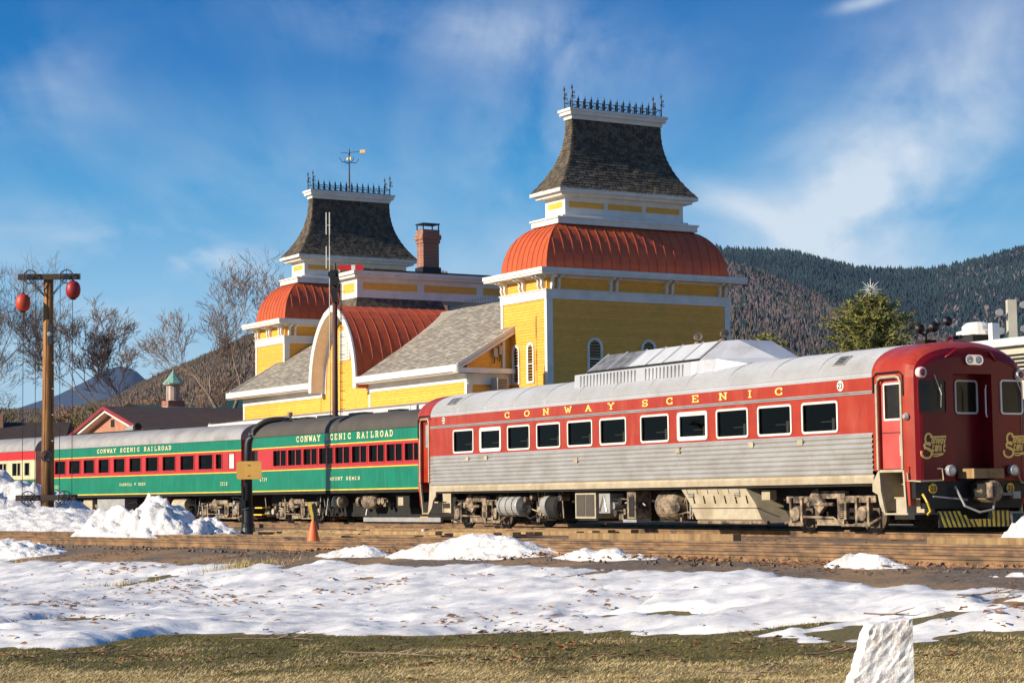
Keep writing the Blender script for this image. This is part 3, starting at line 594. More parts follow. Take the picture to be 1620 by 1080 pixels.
    for i in range(3):
        y0 = 1.7 + .22 + i * (L_ - .22) / 3; y1_ = y0 + (L_ - .22) / 3 - .22
        m = MB(); m.box((-b0 - 1.1 - .01, y0, 13.98), (-b0 - 1.1 + .012, y1_, 14.25), yellow); m.build('yellow_panel', parent=nk)
    m = MB(); m.box((-b1 + 1.1 + .25, 1.7 - .012, 13.98), (-b0 - 1.1 - .25, 1.7 + .01, 14.25), yellow); m.build('yellow_panel', parent=nk)
    # flared shingle roof
    ib0, ia0 = .62, 1.15; ib1, ia1 = 1.66, 2.5; zb, zt = 14.78, 18.22
    m = MB(); bbox(m, b0 + ib0, b1 - ib0, ia0, a1 - ia0, 14.62, 14.80, white); bbox(m, b0 + ib0 + .2, b1 - ib0 - .2, ia0 + .2, a1 - ia0 - .2, 14.48, 14.62, white)
    m.build('eave_fascia', parent=st)
    def S(h):
        f = 1 - (1 - h) ** 2.4; return ib0 + (ib1 - ib0) * f, ia0 + (ia1 - ia0) * f, zb + (zt - zb) * h
    m = MB(); rows = []
    for i in range(13):
        sb, sa, z = S(i / 12); rows.append([B(b0 + sb, sa, z), B(b1 - sb, sa, z), B(b1 - sb, a1 - sa, z), B(b0 + sb, a1 - sa, z)])
    for r0, r1 in zip(rows[:-1], rows[1:]):
        for q in range(4): m.poly([r0[q], r0[(q + 1) % 4], r1[(q + 1) % 4], r1[q]], shm)
    rf = fixn(m.build('flared_roof', parent=st))
    nr_ = 27; stuff = MB(); rs = random.Random(int(b0))
    for face in 'AB':
        for j in range(nr_):
            h0, h1 = j / nr_, (j + 1.15) / nr_; sb0, sa0, z0 = S(h0); sb1, sa1, z1 = S(min(1, h1))
            lo0, hi0 = (sa0, a1 - sa0) if face == 'A' else (b0 + sb0, b1 - sb0)
            lo1, hi1 = (sa1, a1 - sa1) if face == 'A' else (b0 + sb1, b1 - sb1)
            wd = hi0 - lo0; n = max(2, round(wd / .36)); off = (j % 2) * .5; k = -off
            while k < n:
                s0, s1 = max(0, k / n + .004), min(1, (k + 1) / n - .004); k += 1
                if s1 - s0 < .01: continue
                tk = .022 + rs.random() * .02; dz = rs.uniform(-.012, .012)
                def pt(s, top, out):
                    l, h_ = (lo1, hi1) if top else (lo0, hi0); sb, sa, z = (sb1, sa1, z1) if top else (sb0, sa0, z0 + dz)
                    q = l + (h_ - l) * s
                    return (-(b0 + sb) + out, q, z + out * .3) if face == 'A' else (-q, sa - out, z + out * .3)
                mm = stuff; own = front and NSH[0] < 300 and face == 'A'
                if own: mm = MB(); NSH[0] += 1
                mm.hexa([pt(s0, 0, 0), pt(s1, 0, 0), pt(s1, 1, 0), pt(s0, 1, 0), pt(s0, 0, tk), pt(s1, 0, tk), pt(s1, 1, .006), pt(s0, 1, .006)], shd)
                if own: mm.build('shingle', parent=rf)
    # the joined courses use the field material so that tones vary from one to the next
    stuff.mats = [shf]; stuff.m = [0] * len(stuff.f); fixn(stuff.build('shingle_courses', parent=rf, kind='stuff'))
    m = MB(); z = zt
    for e, h in ((.06, .14), (.10, .05), (.20, .16), (.26, .12)):
        bbox(m, b0 + ib1 - e, b1 - ib1 + e, ia1 - e, a1 - ia1 + e, z - .06, z - .06 + h, white); z += h
    zc = z - .06; m.build('cap_moulding', parent=st)
    # iron cresting
    cb0, cb1, ca0, ca1 = b0 + ib1 - .05, b1 - ib1 + .05, ia1 - .02, a1 - ia1 + .02
    m = MB()
    for (p, q) in (((cb0, ca0), (cb0, ca1)), ((cb1, ca0), (cb1, ca1)), ((cb0, ca0), (cb1, ca0)), ((cb0, ca1), (cb1, ca1))):
        for z in (zc + .05, zc + .34): m.tube([B(p[0], p[1], z), B(q[0], q[1], z)], .016, 4, iron)
    n = 14
    for j in range(n):
        for cbx in (cb0, cb1):
            y0_, y1_ = ca0 + (ca1 - ca0) * j / n, ca0 + (ca1 - ca0) * (j + 1) / n; yc = (y0_ + y1_) / 2
            m.tube([B(cbx, y0_, zc + .05), B(cbx, yc, zc + .34), B(cbx, y1_, zc + .05)], .012, 4, iron)
            m.tube([B(cbx, y0_, zc + .34), B(cbx, yc, zc + .10), B(cbx, y1_, zc + .34)], .009, 4, iron)
    cg = m.build('iron_cresting', parent=st)
    fm = MB(); fm.tube([(0, 0, 0), (0, 0, .16), (0, 0, .30), (0, 0, .42), (0, 0, .52), (0, 0, .64)], [.025, .05, .02, .055, .02, .004], 5, iron); f0 = None
    for j in range(1, n):
        for cbx in (cb0, cb1):
            if f0 is None: f0 = fm.build('finial', parent=cg); o = f0
            else: o = copyobj(f0, cg)
            o.location = B(cbx, ca0 + (ca1 - ca0) * j / n, zc + .02)
    for (p, q) in ((cb0, ca0), (cb0, ca1), (cb1, ca0), (cb1, ca1)):
        m = MB(); m.tube([(0, 0, 0), (0, 0, .5), (0, 0, .62), (0, 0, .9), (0, 0, .98), (0, 0, 1.16)], [.035, .03, .06, .025, .06, .004], 6, iron)
        m.ring((0, .11, .55), .06, .016, 'x', 10, iron); m.ring((0, .10, .76), .05, .016, 'x', 10, iron); o = m.build('corner_post', parent=cg); o.location = B(p, q, zc)
    if vane:
        cb, ca = (b0 + b1) / 2, (a0 + a1) / 2; m = MB()
        m.tube([(0, 0, 0), (0, 0, .4), (0, 0, .5), (0, 0, 2.3), (0, 0, 2.45), (0, 0, 2.8)], [.05, .04, .07, .035, .07, .006], 6, iron)
        for an in (0, pi / 2): m.tube([(-.62 * cos(an), -.62 * sin(an), 2.15), (-.45 * cos(an), -.45 * sin(an), 1.92), (.45 * cos(an), .45 * sin(an), 1.92), (.62 * cos(an), .62 * sin(an), 2.15)], .02, 4, iron)
        m.tube([(-.4, -.33, 2.5), (.7, .58, 2.5)], .015, 4, iron)
        o = m.build('weather_vane', parent=st); o.location = B(cb, ca, zc - .1)
        m = MB(); m.box((-.02, -.17, 2.42), (.02, .17, 2.60), ochre); q = m.build('arrow_tail', parent=o); q.location = (.66, .55, 0); q.rotation_euler = (0, 0, math.radians(-50))
        m = MB(); m.box((-.3, -.02, 2.1), (-.1, .02, 2.22), gold); m.box((.12, -.02, 2.05), (.28, .02, 2.2), gold); m.build('gilded_letter', parent=o)
shf = M('dark_shingle_tabs', (.145, .112, .068), .9, col2=(.065, .052, .04), scale=3.3, lo=.44, hi=.56, bump=.004, bscale=50)
tower(0.); tower(27.67, True)
tw = [o for o in st.children if o.name.startswith('tower_wall')][0]
arched_window(tw, 'A', 0., 2.45, 6.2, 8.0, .82); arched_window(tw, 'A', 0., 5.35, 6.2, 8.0, .82); arched_window(tw, 'A', 0., 8.2, 6.2, 8.0, .82)
arched_window(tw, 'B', 0., 2.62, 6.0, 7.78, .62); arched_window(tw, 'B', 0., 1.38, 6.0, 7.82, .62)
# wings and main hall
WA = -2.3; EV = 6.85
m = MB(); bbox(m, 3.15, 28.0, WA, 3.2, 0, 6.5, yellow); hall = m.build('hall_wall', parent=st)
boards(hall, 'B', WA, 3.3, 13.0, 4.6, 6.12); boards(hall, 'B', WA, 18.2, 27.85, 4.6, 6.12)
for q in ((3.1, 3.3, WA - .05, WA + .25, 0, 6.12), (27.85, 28.05, WA - .05, WA + .2, 0, 6.12), (12.6, 12.78, WA - .05, WA + .1, 0, 6.12)): m = MB(); bbox(m, *q); m.build('corner_trim', white, st)
for q in ((3.08, 12.85, WA - .06, WA + .05, 6.12, 6.52), (17.9, 28.06, WA - .06, WA + .05, 6.12, 6.52)): m = MB(); bbox(m, *q); m.build('frieze_board', white, st)
m = MB(); bbox(m, 2.75, 12.75, -2.95, WA + .3, 6.50, 6.60, white); bbox(m, 2.75, 12.75, -3.06, -2.93, 6.56, 6.86, white); bbox(m, 18.15, 28.8, -2.95, WA + .3, 6.50, 6.60, white); bbox(m, 18.15, 28.8, -3.06, -2.93, 6.56, 6.86, white)
m.build('eave_gutter', parent=st)
slope = .61; RA = 2.95
def rz_(a): return EV + (a + 2.9) * slope
for b0, b1, aS in ((2.75, 12.95, -2.97), (12.95, 17.85, -2.2), (17.85, 28.8, -2.97)):
    m = MB()
    m.hexa([B(b1, aS, rz_(aS) - .04), B(b0, aS, rz_(aS) - .04), B(b0, RA, rz_(RA) - .12), B(b1, RA, rz_(RA) - .12), B(b1, aS, rz_(aS) + .0), B(b0, aS, rz_(aS) + .0), B(b0, RA, rz_(RA)), B(b1, RA, rz_(RA))], shl)
    m.hexa([B(b1, RA, rz_(RA) - .12), B(b0, RA, rz_(RA) - .12), B(b0, 9, 8), B(b1, 9, 8), B(b1, RA, rz_(RA)), B(b0, RA, rz_(RA)), B(b0, 9, 8.1), B(b1, 9, 8.1)], shl)
    rf = fixn(m.build('hall_roof', parent=st))
    if aS > -2.5: continue
    stuff = MB(); rs = random.Random(3); d = 0.
    length = math.hypot(RA + 2.97, (RA + 2.97) * slope)
    n = int(length / .165)
    for j in range(n):
        a_0 = -3.02 + (RA + 3.0) * j / n; a_1 = -3.02 + (RA + 3.0) * (j + 1.12) / n; q = b0 + (j % 2) * .17 - .2
        while q < b1:
            q0, q1 = max(b0, q + .006), min(b1, q + .336); q += .342
            if q1 - q0 < .05: continue
            tk = .010 + .014 * rs.random()
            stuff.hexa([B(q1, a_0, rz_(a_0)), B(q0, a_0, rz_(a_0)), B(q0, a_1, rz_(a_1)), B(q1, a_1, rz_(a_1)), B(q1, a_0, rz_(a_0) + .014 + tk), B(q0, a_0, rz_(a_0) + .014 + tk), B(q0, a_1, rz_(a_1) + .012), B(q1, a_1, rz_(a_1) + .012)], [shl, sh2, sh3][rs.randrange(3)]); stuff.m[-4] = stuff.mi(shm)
    stuff.build('shingle_courses', parent=rf, kind='stuff')
for b_, s in ((3.15, 1), (28.0, -1)):     # gable ends with rake boards
    m = MB(); m.prism([(WA, 6.4), (0 if s > 0 else 4, 6.4), (0 if s > 0 else 4, 8.55), (WA, 7.1)], lambda q, t, b_=b_, s=s: B(b_ + s * .12 * t, q[0], q[1]), yellow); fixn(m.build('gable_wall', parent=st))
    e = b_ - .42 * s
    m = MB(); m.hexa([B(e, -3.02, EV - .26), B(e + .06 * s, -3.02, EV - .26), B(e + .06 * s, .1, rz_(.1) - .3), B(e, .1, rz_(.1) - .3), B(e, -3.02, EV + .07), B(e + .06 * s, -3.02, EV + .07), B(e + .06 * s, .1, rz_(.1) + .07), B(e, .1, rz_(.1) + .07)], white)
    m.hexa([B(e, -2.9, EV - .1), B(b_, -2.9, EV - .1), B(b_, .1, rz_(.1) - .16), B(e, .1, rz_(.1) - .16), B(e, -2.9, EV - .04), B(b_, -2.9, EV - .04), B(b_, .1, rz_(.1) - .1), B(e, .1, rz_(.1) - .1)], white)
    fixn(m.build('rake_board', parent=st))
boards(hall, 'A', 3.15, WA + .25, 0., 4.6, 6.0)
m = MB(); bbox(m, 2.72, 3.2, -3.0, .0, 6.50, 6.72, white); bbox(m, 3.06, 3.14, WA, 0., 6.0, 6.5, white); bbox(m, 3.05, 3.13, -.5, -.36, 6.7, 8.2, white); m.build('gable_return', parent=st)
m = MB()
b = 3.3
while b < 12.6:
    m.tube([B(b, RA, rz_(RA)), B(b, RA, rz_(RA) + .42)], [.018, .008], 4, iron); b += .16
for z in (.08, .3): m.tube([B(3.3, RA, rz_(RA) + z), B(12.6, RA, rz_(RA) + z)], .012, 4, iron)
m.build('ridge_cresting', parent=st)
# arched dormer
DB, DW, Z0, Z1 = 15.4, 2.62, 6.35, 10.5
def dprof(w, h0, h1, n=12):
    pts = []
    for i in range(n + 1):
        t = i / n; x = w * (1 - t ** 2.3) ** .66; pts.append((x, h0 + (h1 - h0) * t))
    return [(-x, z) for x, z in pts] + [(x, z) for x, z in pts[::-1][1:]]
po = dprof(DW + .02, Z0, Z1 + .04); pi_ = dprof(DW - .02, Z0, Z1)
ps = dprof(DW - .42, Z0 - .1, Z1 - .38)
m = MB()
for (p, q) in zip(range(len(po) - 1), range(1, len(po))):
    m.hexa([B(DB - pi_[p][0], -3.0, pi_[p][1]), B(DB - pi_[q][0], -3.0, pi_[q][1]), B(DB - pi_[q][0], 6.6, pi_[q][1]), B(DB - pi_[p][0], 6.6, pi_[p][1]),
            B(DB - po[p][0], -3.0, po[p][1] + .03), B(DB - po[q][0], -3.0, po[q][1] + .03), B(DB - po[q][0], 6.6, po[q][1] + .03), B(DB - po[p][0], 6.6, po[p][1] + .03)], redroof)
dr = fixn(m.build('dormer_roof', parent=st))
for i in range(13):
    a = -2.6 + i * .55; m = MB(); m.tube([B(DB - x, a, z + .045) for x, z in po[len(po) // 2:]], .014, 4, redseam); m.build('seam', parent=dr)
m = MB(); pf = dprof(DW + .06, Z0 - .02, Z1 + .09)
pb = dprof(DW - .26, Z0 - .02, Z1 - .24)
for p in range(len(pf) - 1):
    q = p + 1
    m.hexa([B(DB - pb[p][0], -3.08, pb[p][1]), B(DB - pb[q][0], -3.08, pb[q][1]), B(DB - pb[q][0], -2.98, pb[q][1]), B(DB - pb[p][0], -2.98, pb[p][1]), B(DB - pf[p][0], -3.08, pf[p][1]), B(DB - pf[q][0], -3.08, pf[q][1]), B(DB - pf[q][0], -2.98, pf[q][1]), B(DB - pf[p][0], -2.98, pf[p][1])], white)
fixn(m.build('dormer_bargeboard', parent=st))
m = MB()
for p in range(len(ps) - 1):    # deep soffit
    q = p + 1
    m.poly([B(DB - pb[p][0] * 1.0, -2.99, pb[p][1]), B(DB - pb[q][0], -2.99, pb[q][1]), B(DB - pb[q][0], WA + .0, pb[q][1]), B(DB - pb[p][0], WA + .0, pb[p][1])], white)
    m.hexa([B(DB - pb[p][0], WA - .05, pb[p][1]), B(DB - pb[q][0], WA - .05, pb[q][1]), B(DB - pb[q][0], WA + .02, pb[q][1]), B(DB - pb[p][0], WA + .02, pb[p][1]), B(DB - ps[p][0], WA - .05, ps[p][1]), B(DB - ps[q][0], WA - .05, ps[q][1]), B(DB - ps[q][0], WA + .02, ps[q][1]), B(DB - ps[p][0], WA + .02, ps[p][1])], white)
fixn(m.build('dormer_soffit', parent=st))
m = MB(); m.poly([B(DB - x, WA + .03, z) for x, z in dprof(DW - .3, 4.5, Z1 - .26)], yellow); bbox(m, DB - DW + .3, DB + DW - .3, WA + .02, WA + .2, 0, 6.5, yellow); dw = m.build('dormer_wall', parent=st)
def dskip(z):
    t = max(0, (z - Z0) / (Z1 - .4 - Z0)); x = (DW - .44) * max(0, 1 - min(1, t) ** 2.3) ** .66 if z > Z0 else DW + .1
    return DB - x, DB + x
boards(dw, 'B', WA + .03, 0, 1, 4.6, 9.9, skip=dskip)
m = MB(); bbox(m, DB - .55, DB + .55, WA - .06, WA + .02, 7.85, 9.35, white); lv = m.build('louvre_frame', parent=dw)
for i in range(8): piece('louvre_slat', lv, B(DB, WA - .075, 8.0 + i * .165), (.86, .05, .13), white, (.6, 0, 0))
# central block with its cornice and mansard skirt
m = MB(); bbox(m, 18.7, 20.6, 0, 9, 11.4, 12.5, white); blk = m.build('clerestory_block', parent=st)
for a_0, a_1 in ((.35, 3.55), (3.95, 7.15), (7.55, 8.9)):
    m = MB(); m.box((-18.7 - .01, a_0, 11.82), (-18.7 + .012, a_1, 12.2), yellow); m.build('yellow_panel', parent=blk)
m = MB(); m.box((-20.3, -.012, 11.7), (-19.0, .01, 12.2), yellow); m.build('yellow_panel', parent=blk)
m = MB(); bbox(m, 18.45, 20.85, -.25, 9.2, 12.45, 12.6, white); bbox(m, 18.35, 20.95, -.35, 9.3, 12.6, 12.78, white); m.build('block_cornice', parent=st)
m = MB(); bbox(m, 18.33, 20.97, -.37, 9.32, 12.785, 12.86, black); m.build('flat_roof', parent=st)
m = MB(); m.hexa([B(21.3, -.5, 10.2), B(18.1, -.5, 10.2), B(18.1, 5.3, 10.2), B(21.3, 5.3, 10.2), B(20.6, 0, 11.4), B(18.69, 0, 11.4), B(18.69, 5.0, 11.4), B(20.6, 5.0, 11.4)], shf); fixn(m.build('mansard_skirt', parent=st))
m = MB(); m.tube([B(19.0, -.33, 12.9), B(19.6, -.36, 13.05), B(20.4, -.36, 12.8)], .1, 6, white); m.build('hood_moulding', parent=st)
ch = MB(); cb_, ca_ = 19.3, 4.25
bbox(ch, cb_, cb_ + .72, ca_, ca_ + .95, 12.8, 15.0, brick); bbox(ch, cb_ - .05, cb_ + .77, ca_ - .05, ca_ + 1.0, 14.55, 14.75, brick); bbox(ch, cb_ - .1, cb_ + .82, ca_ - .1, ca_ + 1.05, 14.75, 15.0, brick); bbox(ch, cb_ - .03, cb_ + .75, ca_ - .03, ca_ + .98, 15.0, 15.28, brick)
cho = ch.build('chimney', parent=st)
m = MB(); bbox(m, cb_ - .08, cb_ + .8, ca_ - .08, ca_ + 1.03, 12.84, 13.25, black); m.build('chimney_flashing', parent=cho)
m = MB()
for x, y in ((cb_, ca_), (cb_ + .7, ca_), (cb_, ca_ + .93), (cb_ + .7, ca_ + .93)): bbox(m, x - .02, x + .03, y - .02, y + .03, 15.28, 15.56, black)
bbox(m, cb_ - .06, cb_ + .78, ca_ - .06, ca_ + 1.0, 15.56, 15.62, black); m.build('chimney_cap', parent=cho)
# platform canopy
m = MB(); m.hexa([B(24.0, -6.0, 4.84), B(-8, -6.0, 4.84), B(-8, -2.3, 5.3), B(24.0, -2.3, 5.3), B(24.0, -6.0, 4.94), B(-8, -6.0, 4.94), B(-8, -2.3, 5.4), B(24.0, -2.3, 5.4)], grey)
cn = fixn(m.build('canopy_roof', parent=st))
m = MB(); bbox(m, -8, 24.05, -6.06, -6.0, 4.58, 4.92, white); bbox(m, 23.98, 24.08, -6.0, -2.3, 4.58, 5.0, white); m.build('canopy_fascia', parent=cn)
for i in range(7):
    m = MB(); bbox(m, 1 + i * 3.7, 1.16 + i * 3.7, -5.4, -5.24, 0, 4.85, white); m.build('canopy_post', parent=cn)
m = MB(); bbox(m, 2.5, 3.1, -1.1, -.55, 5.75, 6.3, grym); ac = m.build('air_conditioner', parent=None); ac.location = (OX, OY, 0); ac.rotation_euler = (0, 0, BY - pi / 2); tag(ac, 'pale air conditioner box mounted on the end wall of the right wing', 'air conditioner')
for i in range(6):
    piece('grille_slat', ac, (-2.49, -.825, 5.83 + i * .075), (.012, .45, .03), dark)
for i, (a, z) in enumerate(((-.9, 7.45), (-.62, 7.55))):
    m = MB(); bbox(m, 2.95, 3.14, a - .1, a + .1, z - .2, z + .2, grym); m.tube([B(3.05, a, z - .2), B(3.05, a - .05, z - .5)], .03, 6, black)
    o = m.build('electric_meter', None); o.location = (OX, OY, 0); o.rotation_euler = (0, 0, BY - pi / 2); tag(o, ('left' if i == 0 else 'right') + ' one of two grey electric meter boxes in the small gable of the right wing', 'meter box')

# ------------------------------------------------------------------ silver railcar
RW = 3.4; RC = RW / 2
rc = root('railcar', (-2.661, 67.319, 0), .4982 - pi / 2, 'silver fluted diesel railcar with red window band and red rounded nose, its end coloured as in shade', 'railcar')
def hwall(m, x0, x1, z0, z1, y, holes, mat, depth=.05, s=1):
    # wall in the plane y with rectangular openings and returns that go inwards (s: inward direction)
    xs = sorted({x0, x1, *[h[0] for h in holes], *[h[1] for h in holes]}); zs = sorted({z0, z1, *[h[2] for h in holes], *[h[3] for h in holes]})
    for a, b in zip(xs[:-1], xs[1:]):
        for c, d in zip(zs[:-1], zs[1:]):
            if any(h[0] - 1e-6 <= a and b <= h[1] + 1e-6 and h[2] - 1e-6 <= c and d <= h[3] + 1e-6 for h in holes): continue
            q = [(a, y, c), (b, y, c), (b, y, d), (a, y, d)]; m.poly(q if s > 0 else q[::-1], mat)
    for a, b, c, d in holes:
        for p, q in (((a, c), (b, c)), ((b, c), (b, d)), ((b, d), (a, d)), ((a, d), (a, c))): m.poly([(p[0], y, p[1]), (q[0], y, q[1]), (q[0], y + depth * s, q[1]), (p[0], y + depth * s, p[1])], mat)
def rrect(x0, x1, z0, z1, r, n=4):
    p = []
    for cx, cz, a in ((x1 - r, z1 - r, 0), (x0 + r, z1 - r, 90), (x0 + r, z0 + r, 180), (x1 - r, z0 + r, 270)):
        for i in range(n + 1): t = math.radians(a + 90 * i / n); p.append((cx + r * cos(t), cz + r * sin(t)))
    return p
def frame(m, x0, x1, z0, z1, r, w, fn, mat, d0=-.002, d1=.02, fill_hole=None):
    o = rrect(x0, x1, z0, z1, r); i_ = rrect(x0 + w, x1 - w, z0 + w, z1 - w, max(.01, r - w)); k = len(o)
    for a in range(k):
        b = (a + 1) % k; m.hexa([fn(i_[a], d0), fn(i_[b], d0), fn(o[b], d0), fn(o[a], d0), fn(i_[a], d1), fn(i_[b], d1), fn(o[b], d1), fn(o[a], d1)], mat)
U0, U1 = -.10, 22.86
WINS = [(2.25 - .715 + k * 1.829 + (.333 if k > 5 else 0)) for k in range(11)]
ZB, ZT = 2.345, 3.10
holes = [(w + .03, w + 1.40, ZB + .03, ZT - .03) for w in WINS]
for yy, s, near in ((0, 1, True), (RW, -1, False)):
    m = MB(); hwall(m, U0, U1, 2.29, 3.20, yy, holes, rdcred, .09, s); m.build('window_band', parent=rc)
    m = MB(); m.box((U0, min(yy, yy + .05 * s), 3.27), (U1, max(yy, yy + .05 * s), 3.57), rdcred); lb = m.build('letterboard', parent=rc)
    m = MB(); [m.box((U0, min(yy - .02 * s, yy + .03 * s), z), (U1 + .02, max(yy - .02 * s, yy + .03 * s), z + .028), steel) for z in (3.195, 3.238)]
    m.box((U0, min(yy, yy + .03 * s), 3.225), (U1, max(yy, yy + .03 * s), 3.236), dark); m.build('belt_moulding', parent=rc)
    P = []; nf = 8; k = 8
    for i in range(nf * k + 1):
        z = 1.33 + (2.27 - 1.33) * i / (nf * k); bul = abs(sin(pi * i / k)) ** .7 * .042
        P.append([(U0, yy - bul * s, z), (U1, yy - bul * s, z)])
    m = MB(); m.grid(P, steel); fl = fixn(m.build('fluted_panel', parent=rc, smooth=True))
    m = MB(); m.box((U0, min(yy - .012 * s, yy + .05 * s), 2.265), (U1, max(yy - .012 * s, yy + .05 * s), 2.295), steel); m.build('window_sill_strip', parent=rc)
    m = MB(); m.prism([(.0, 1.335), (.0, 1.30), (-.025, 1.27), (-.005, 1.14), (.04, 1.13), (.04, 1.335)], lambda q, t, yy=yy, s=s: (U0 + t * (U1 - U0), yy + q[0] * s, q[1]), cream); fixn(m.build('side_sill', parent=rc))
f0 = None
for i, w in enumerate(WINS):
    if f0 is None:
        m = MB(); frame(m, 0, 1.43, ZB, ZT, .10, .055, lambda q, d: (q[0], -d, q[1]), white, -.01, .022); f0 = fixn(m.build('window', parent=rc))
        m = MB(); m.poly([(.03, .03, ZB + .02), (1.40, .03, ZB + .02), (1.40, .03, ZT - .02), (.03, .03, ZT - .02)], glass); m.build('pane', parent=f0); o = f0
    else: o = copytree(f0, rc)
    o.location = (w, 0, 0)
    if i in (1, 7):
        m = MB(); frame(m, .05, 1.38, ZB + .05, ZT - .05, .06, .06, lambda q, d: (q[0], -d, q[1]), white, -.02, .012); fixn(m.build('storm_sash', parent=o))
g0 = None
for w in WINS:
    if g0 is None: m = MB(); m.poly([(.03, RW - .04, ZB), (1.4, RW - .04, ZB), (1.4, RW - .04, ZT), (.03, RW - .04, ZT)], dglass); g0 = m.build('far_window', parent=rc); o = g0
    else: o = copyobj(g0, rc)
    o.location = (w, 0, 0)
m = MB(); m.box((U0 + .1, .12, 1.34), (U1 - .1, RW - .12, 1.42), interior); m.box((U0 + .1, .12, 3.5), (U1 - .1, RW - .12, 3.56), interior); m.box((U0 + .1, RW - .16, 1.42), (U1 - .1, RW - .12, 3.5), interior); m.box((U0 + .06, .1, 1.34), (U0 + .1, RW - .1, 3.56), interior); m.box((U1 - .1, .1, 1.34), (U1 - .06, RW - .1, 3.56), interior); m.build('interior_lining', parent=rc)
s0 = None
for w in WINS:
    for off in (1.02,):
        if s0 is None:
            m = MB(); m.box((0, .16, 1.75), (.10, 1.2, 2.62), seatm); m.box((.09, .25, 1.75), (.5, 1.2, 1.87), seatm); m.box((-.0, .12, 2.0), (.10, .15, 2.70), grym); m.tube([(-.45, .14, 2.62), (.3, .14, 2.62)], .012, 5, grym); s0 = m.build('seat', parent=rc); o = s0
        else: o = copyobj(s0, rc)
        o.location = (w + off, 0, 0)
# roof with fine ribs and the two red roof ends
def rsec(tt, base=3.57, top=4.36, w=RW, e=2.35):
    # tt 0..1 across; superelliptic arch
    y = w * tt; q = abs(2 * tt - 1); return y, base + (top - base) * (1 - q ** e) ** (1 / 2.0)
pts = []
for i in range(221):
    a = pi * i / 220; ca, sa = cos(a), sin(a)
    y = RC - RC * (abs(ca) ** .80) * (1 if ca > 0 else -1); z = 3.57 + .79 * (max(0, sa) ** .92)
    rib = .012 * max(0, sin(a * 110)) if 8 < i < 212 else 0
    pts.append((y, z + rib * sa, -rib * ca))
m = MB(); m.grid([[(U0, y + dy, z), (U1, y + dy, z)] for y, z, dy in pts], roofst); fixn(m.build('roof', parent=rc, smooth=False))
m = MB()
for u in [U0 + 1.9 * i for i in range(1, 12)]:
    m.tube([(u, y, z + .013) for y, z, dy in pts[::6]], .010, 4, roofst)
m.build('roof_seam', parent=rc)
sec = [(y, z) for y, z, dy in pts[::10]]
def endcap(u0, ufn, mat, name, n=14):
    # shell sections: side walls + roof arch, pulled in towards the end
    base = [(0, 1.16), (0, 1.8), (0, 2.5), (0, 3.1), (0, 3.5)] + sec[1:-1] + [(RW, 3.5), (RW, 3.1), (RW, 2.5), (RW, 1.8), (RW, 1.16)]
    P = []
    for u, inset, drop in ufn:
        row = []
        for y, z in base:
            dy = y - RC; k = (RC - inset) / RC
            zz = z - drop * max(0, (z - 3.5) / .86) ** 1.0 - (inset * .55 if z > 3.3 else 0) * max(0, (z - 3.3))
            row.append((u, RC + dy * k, zz))
        P.append(row)
    return P
front = endcap(0, [(22.86, 0, 0), (23.95, 0, .0), (24.02, .012, .02), (24.12, .04, .05), (24.22, .10, .10), (24.29, .19, .17), (24.31, .25, .24)], rdcred_shade, 'nose')
